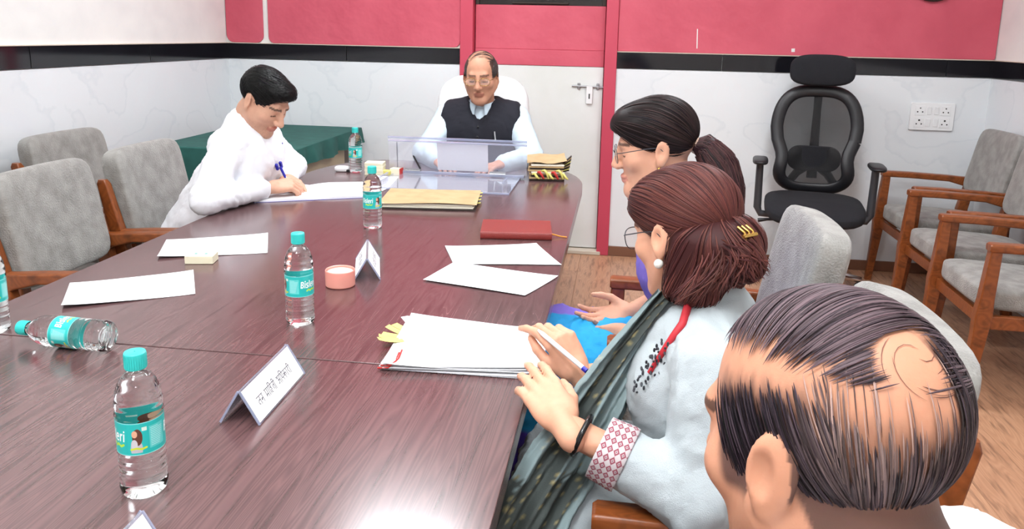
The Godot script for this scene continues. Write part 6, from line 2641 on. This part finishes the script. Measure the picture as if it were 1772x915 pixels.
# ---- the balding man close to the camera
func man_balding() -> void:
	var root := thing("person", "balding man in white shirt with thin dark combed hair", "person", Vector3(0.36, 0, -0.64))
	var front := Vector3(-0.85, 0, -0.53).normalized()
	var across := Vector3.UP.cross(front)
	var face := Vector3(-0.66, 0, -0.75)
	var x := head_frame(Vector3.ZERO, face, 0.22, 0.0)
	var s0 := 1.1
	var ear := at_z(1334, 822, -0.6)
	x.origin = ear - x.basis * (Vector3(0.08, -0.004, -0.012) * s0)
	var neck := x * Vector3(0, -0.135, -0.08)
	var j := {"pelvis": Vector3(0.36, 0.55, -0.68), "neck": neck, "sl": neck + across * 0.185 - Vector3(0, 0.075, 0), "sr": neck - across * 0.185 - Vector3(0, 0.075, 0), "belly": true}
	j.el = j.sl + front * 0.06 - Vector3(0, 0.27, 0)
	j.er = j.sr + front * 0.06 - Vector3(0, 0.27, 0)
	j.wl = j.el + front * 0.22 - Vector3(0, 0.04, 0) - across * 0.06
	j.wr = j.er + front * 0.22 - Vector3(0, 0.04, 0) + across * 0.06
	seated_legs(j, front, across)
	var skin := lin(198, 142, 114)
	var hair := lin(26, 21, 26)
	var inv := x.affine_inverse()
	var hf := Field.new()
	add_head(hf, x, s0, {"jaw": 1.15})
	hf.cap(x * Vector3(0, -0.075, -0.035), j.neck + Vector3(0, -0.03, 0), 0.062, 0.066, 0.03)
	var hands := []
	for e in [[j.wl, 1.0], [j.wr, -1.0]]:
		var h := Field.new()
		add_hand(h, e[0], front - Vector3(0, 0.3, 0), Vector3(0, 1, 0) + front * 0.2, e[1], 1.0, fingers(0.3, 0.4, 0.3))
		hands.append(h)
	# hair grows below a line that runs from the temple round the crown; the top is thin
	var scalp := func(l: Vector3, c: Color) -> Color:
		var thick := side_hair(l)
		return c if absf(l.x) > 0.0785 else c.lerp(lin(58, 44, 46), thick * 0.85)
	body_mesh(root, j, hf, hands, face_tone(x, s0, skin, lin(170, 100, 88), hair, {"stubble": 0.2, "scalp": scalp}), skin, 0.003)
	var f := Field.new()
	add_trunk(f, j, 0.014, 1.05)
	sleeves(f, j, 0.012, 0.5, 1.1)
	var s := f.shape(0.011)
	wrinkle(s, 0.006, 10.0)
	put("shirt", home(s, root.position), M.white_shirt, root)
	collar(root, j.neck + Vector3(0, 0.0, 0), (x.origin - j.neck as Vector3).normalized(), front, 0.075, M.white_shirt, 0.04, 0.016)
	trousers(root, j)
	# strands
	s = Shape.new()
	var skull := Field.new()
	skull.prims = hf.prims.slice(0, 2)
	var tone := func(p: Vector3) -> Color:
		var l := inv * p / s0
		var grey := exp(-pow((l.z + 0.075) / 0.03, 2.0) - pow((l.y - 0.035) / 0.03, 2.0))
		return hair.lerp(lin(96, 82, 92), pow(rng.randf(), 2.0) * 0.6).lerp(lin(196, 168, 160), 0.75 * grey * rng.randf())
	# dense sides and back, hanging down
	var mid := x * Vector3(0, 0.03, -0.02)
	var pts := surface_points(skull, mid, 3600, 0.18, func(p: Vector3) -> bool:
		var l := inv * p / s0
		return side_hair(l) > rng.randf() * 0.9 + 0.05)
	comb(s, skull, pts, func(p: Vector3) -> Vector3:
		var l := inv * p / s0
		if l.y < -0.055 or (l.z > 0.0 and l.y < -0.02):
			return Vector3.ZERO
		return -x.basis.y - x.basis.z * (0.25 if l.z > -0.06 else 0.0), 9, 0.0075, 0.0035, 0.00085, tone)
	# the top, combed across from the near side to the far side
	var bare := Vector3(0.026, 0.08, -0.087)                     # the bare patch behind the crown
	pts = surface_points(skull, mid, 3600, 0.18, func(p: Vector3) -> bool:
		var l := inv * p / s0
		if l.z > 0.07 - 0.2 * absf(l.x) or l.y < 0.05:
			return false
		if l.x > 0.0 and l.y < 0.073 + 0.012 * rng.randf() + 0.2 * minf(0.0, l.z + 0.01):
			return false
		return l.distance_to(bare) > 0.022 + 0.018 * rng.randf())
	comb(s, skull, pts, func(p: Vector3) -> Vector3:
		var l := inv * p / s0
		if l.distance_to(bare) < 0.02:
			return Vector3.ZERO
		if l.x < -0.06:
			return -x.basis.y - x.basis.z * 0.4
		return -x.basis.x - x.basis.z * (0.25 + 3.0 * maxf(0.0, l.z - 0.02)), 13, 0.0075, 0.0035, 0.00075, func(_p: Vector3) -> Color: return hair.lerp(lin(128, 106, 112), 0.05 + 0.6 * rng.randf()))
	# sparse greying hairs behind and below the bare patch
	pts = surface_points(skull, mid, 170, 0.18, func(p: Vector3) -> bool:
		var l := inv * p / s0
		return l.x > -0.02 and l.z < -0.035 and l.y > 0.02 and l.y < 0.085 and l.distance_to(bare) > 0.018)
	comb(s, skull, pts, func(p: Vector3) -> Vector3:
		return -x.basis.y - x.basis.z * (0.25 if (inv * p).z > -0.06 else 0.0), 8, 0.0075, 0.002, 0.0006, func(_p: Vector3) -> Color: return lin(70, 54, 56).lerp(lin(190, 158, 148), rng.randf()))
	# a few fine hairs curling over the bare patch
	pts = surface_points(skull, mid, 60, 0.18, func(p: Vector3) -> bool: return (inv * p / s0).distance_to(bare) < 0.034)
	comb(s, skull, pts, func(p: Vector3) -> Vector3:
		var c := (inv * p / s0) - bare
		return x.basis * bare.normalized().cross(c) * 20.0 - x.basis.y * 0.35, 8, 0.006, 0.001, 0.0004, func(_p: Vector3) -> Color: return lin(120, 84, 74))
	put("hair", home(s, root.position), M.hair, root)


func side_hair(l: Vector3) -> float:
	# 1 where the hair is dense (sides and back), 0 on the face and the bare top; the border wavers
	var waver := 0.01 * wave.get_noise_3dv(Vector3(l.x, 0.0, l.z) * 90.0)
	var edge := 0.056 + waver - 0.2 * maxf(0.0, l.z - 0.02) - 0.35 * maxf(0.0, -0.03 - l.z)
	if l.x < 0.0:
		edge = 0.085
	var top := smoothstep(edge + 0.016, edge - 0.014, l.y)
	var fr := smoothstep(0.058, 0.048, l.z + 0.25 * maxf(0.0, -l.y) + 0.2 * maxf(0.0, l.y - 0.04))      # temple
	var low_at := lerpf(-0.085, -0.004, smoothstep(-0.05, -0.012, l.z))                                 # nape, then above the ear
	if l.z > 0.018:
		low_at = -0.03                                                                                   # sideburn
	var low := smoothstep(low_at - 0.006, low_at + 0.006, l.y)
	var thin := 1.0 - 0.7 * exp(-pow((l.z + 0.075) / 0.03, 2.0) - pow((l.y - 0.02) / 0.035, 2.0))
	return top * fr * low * thin
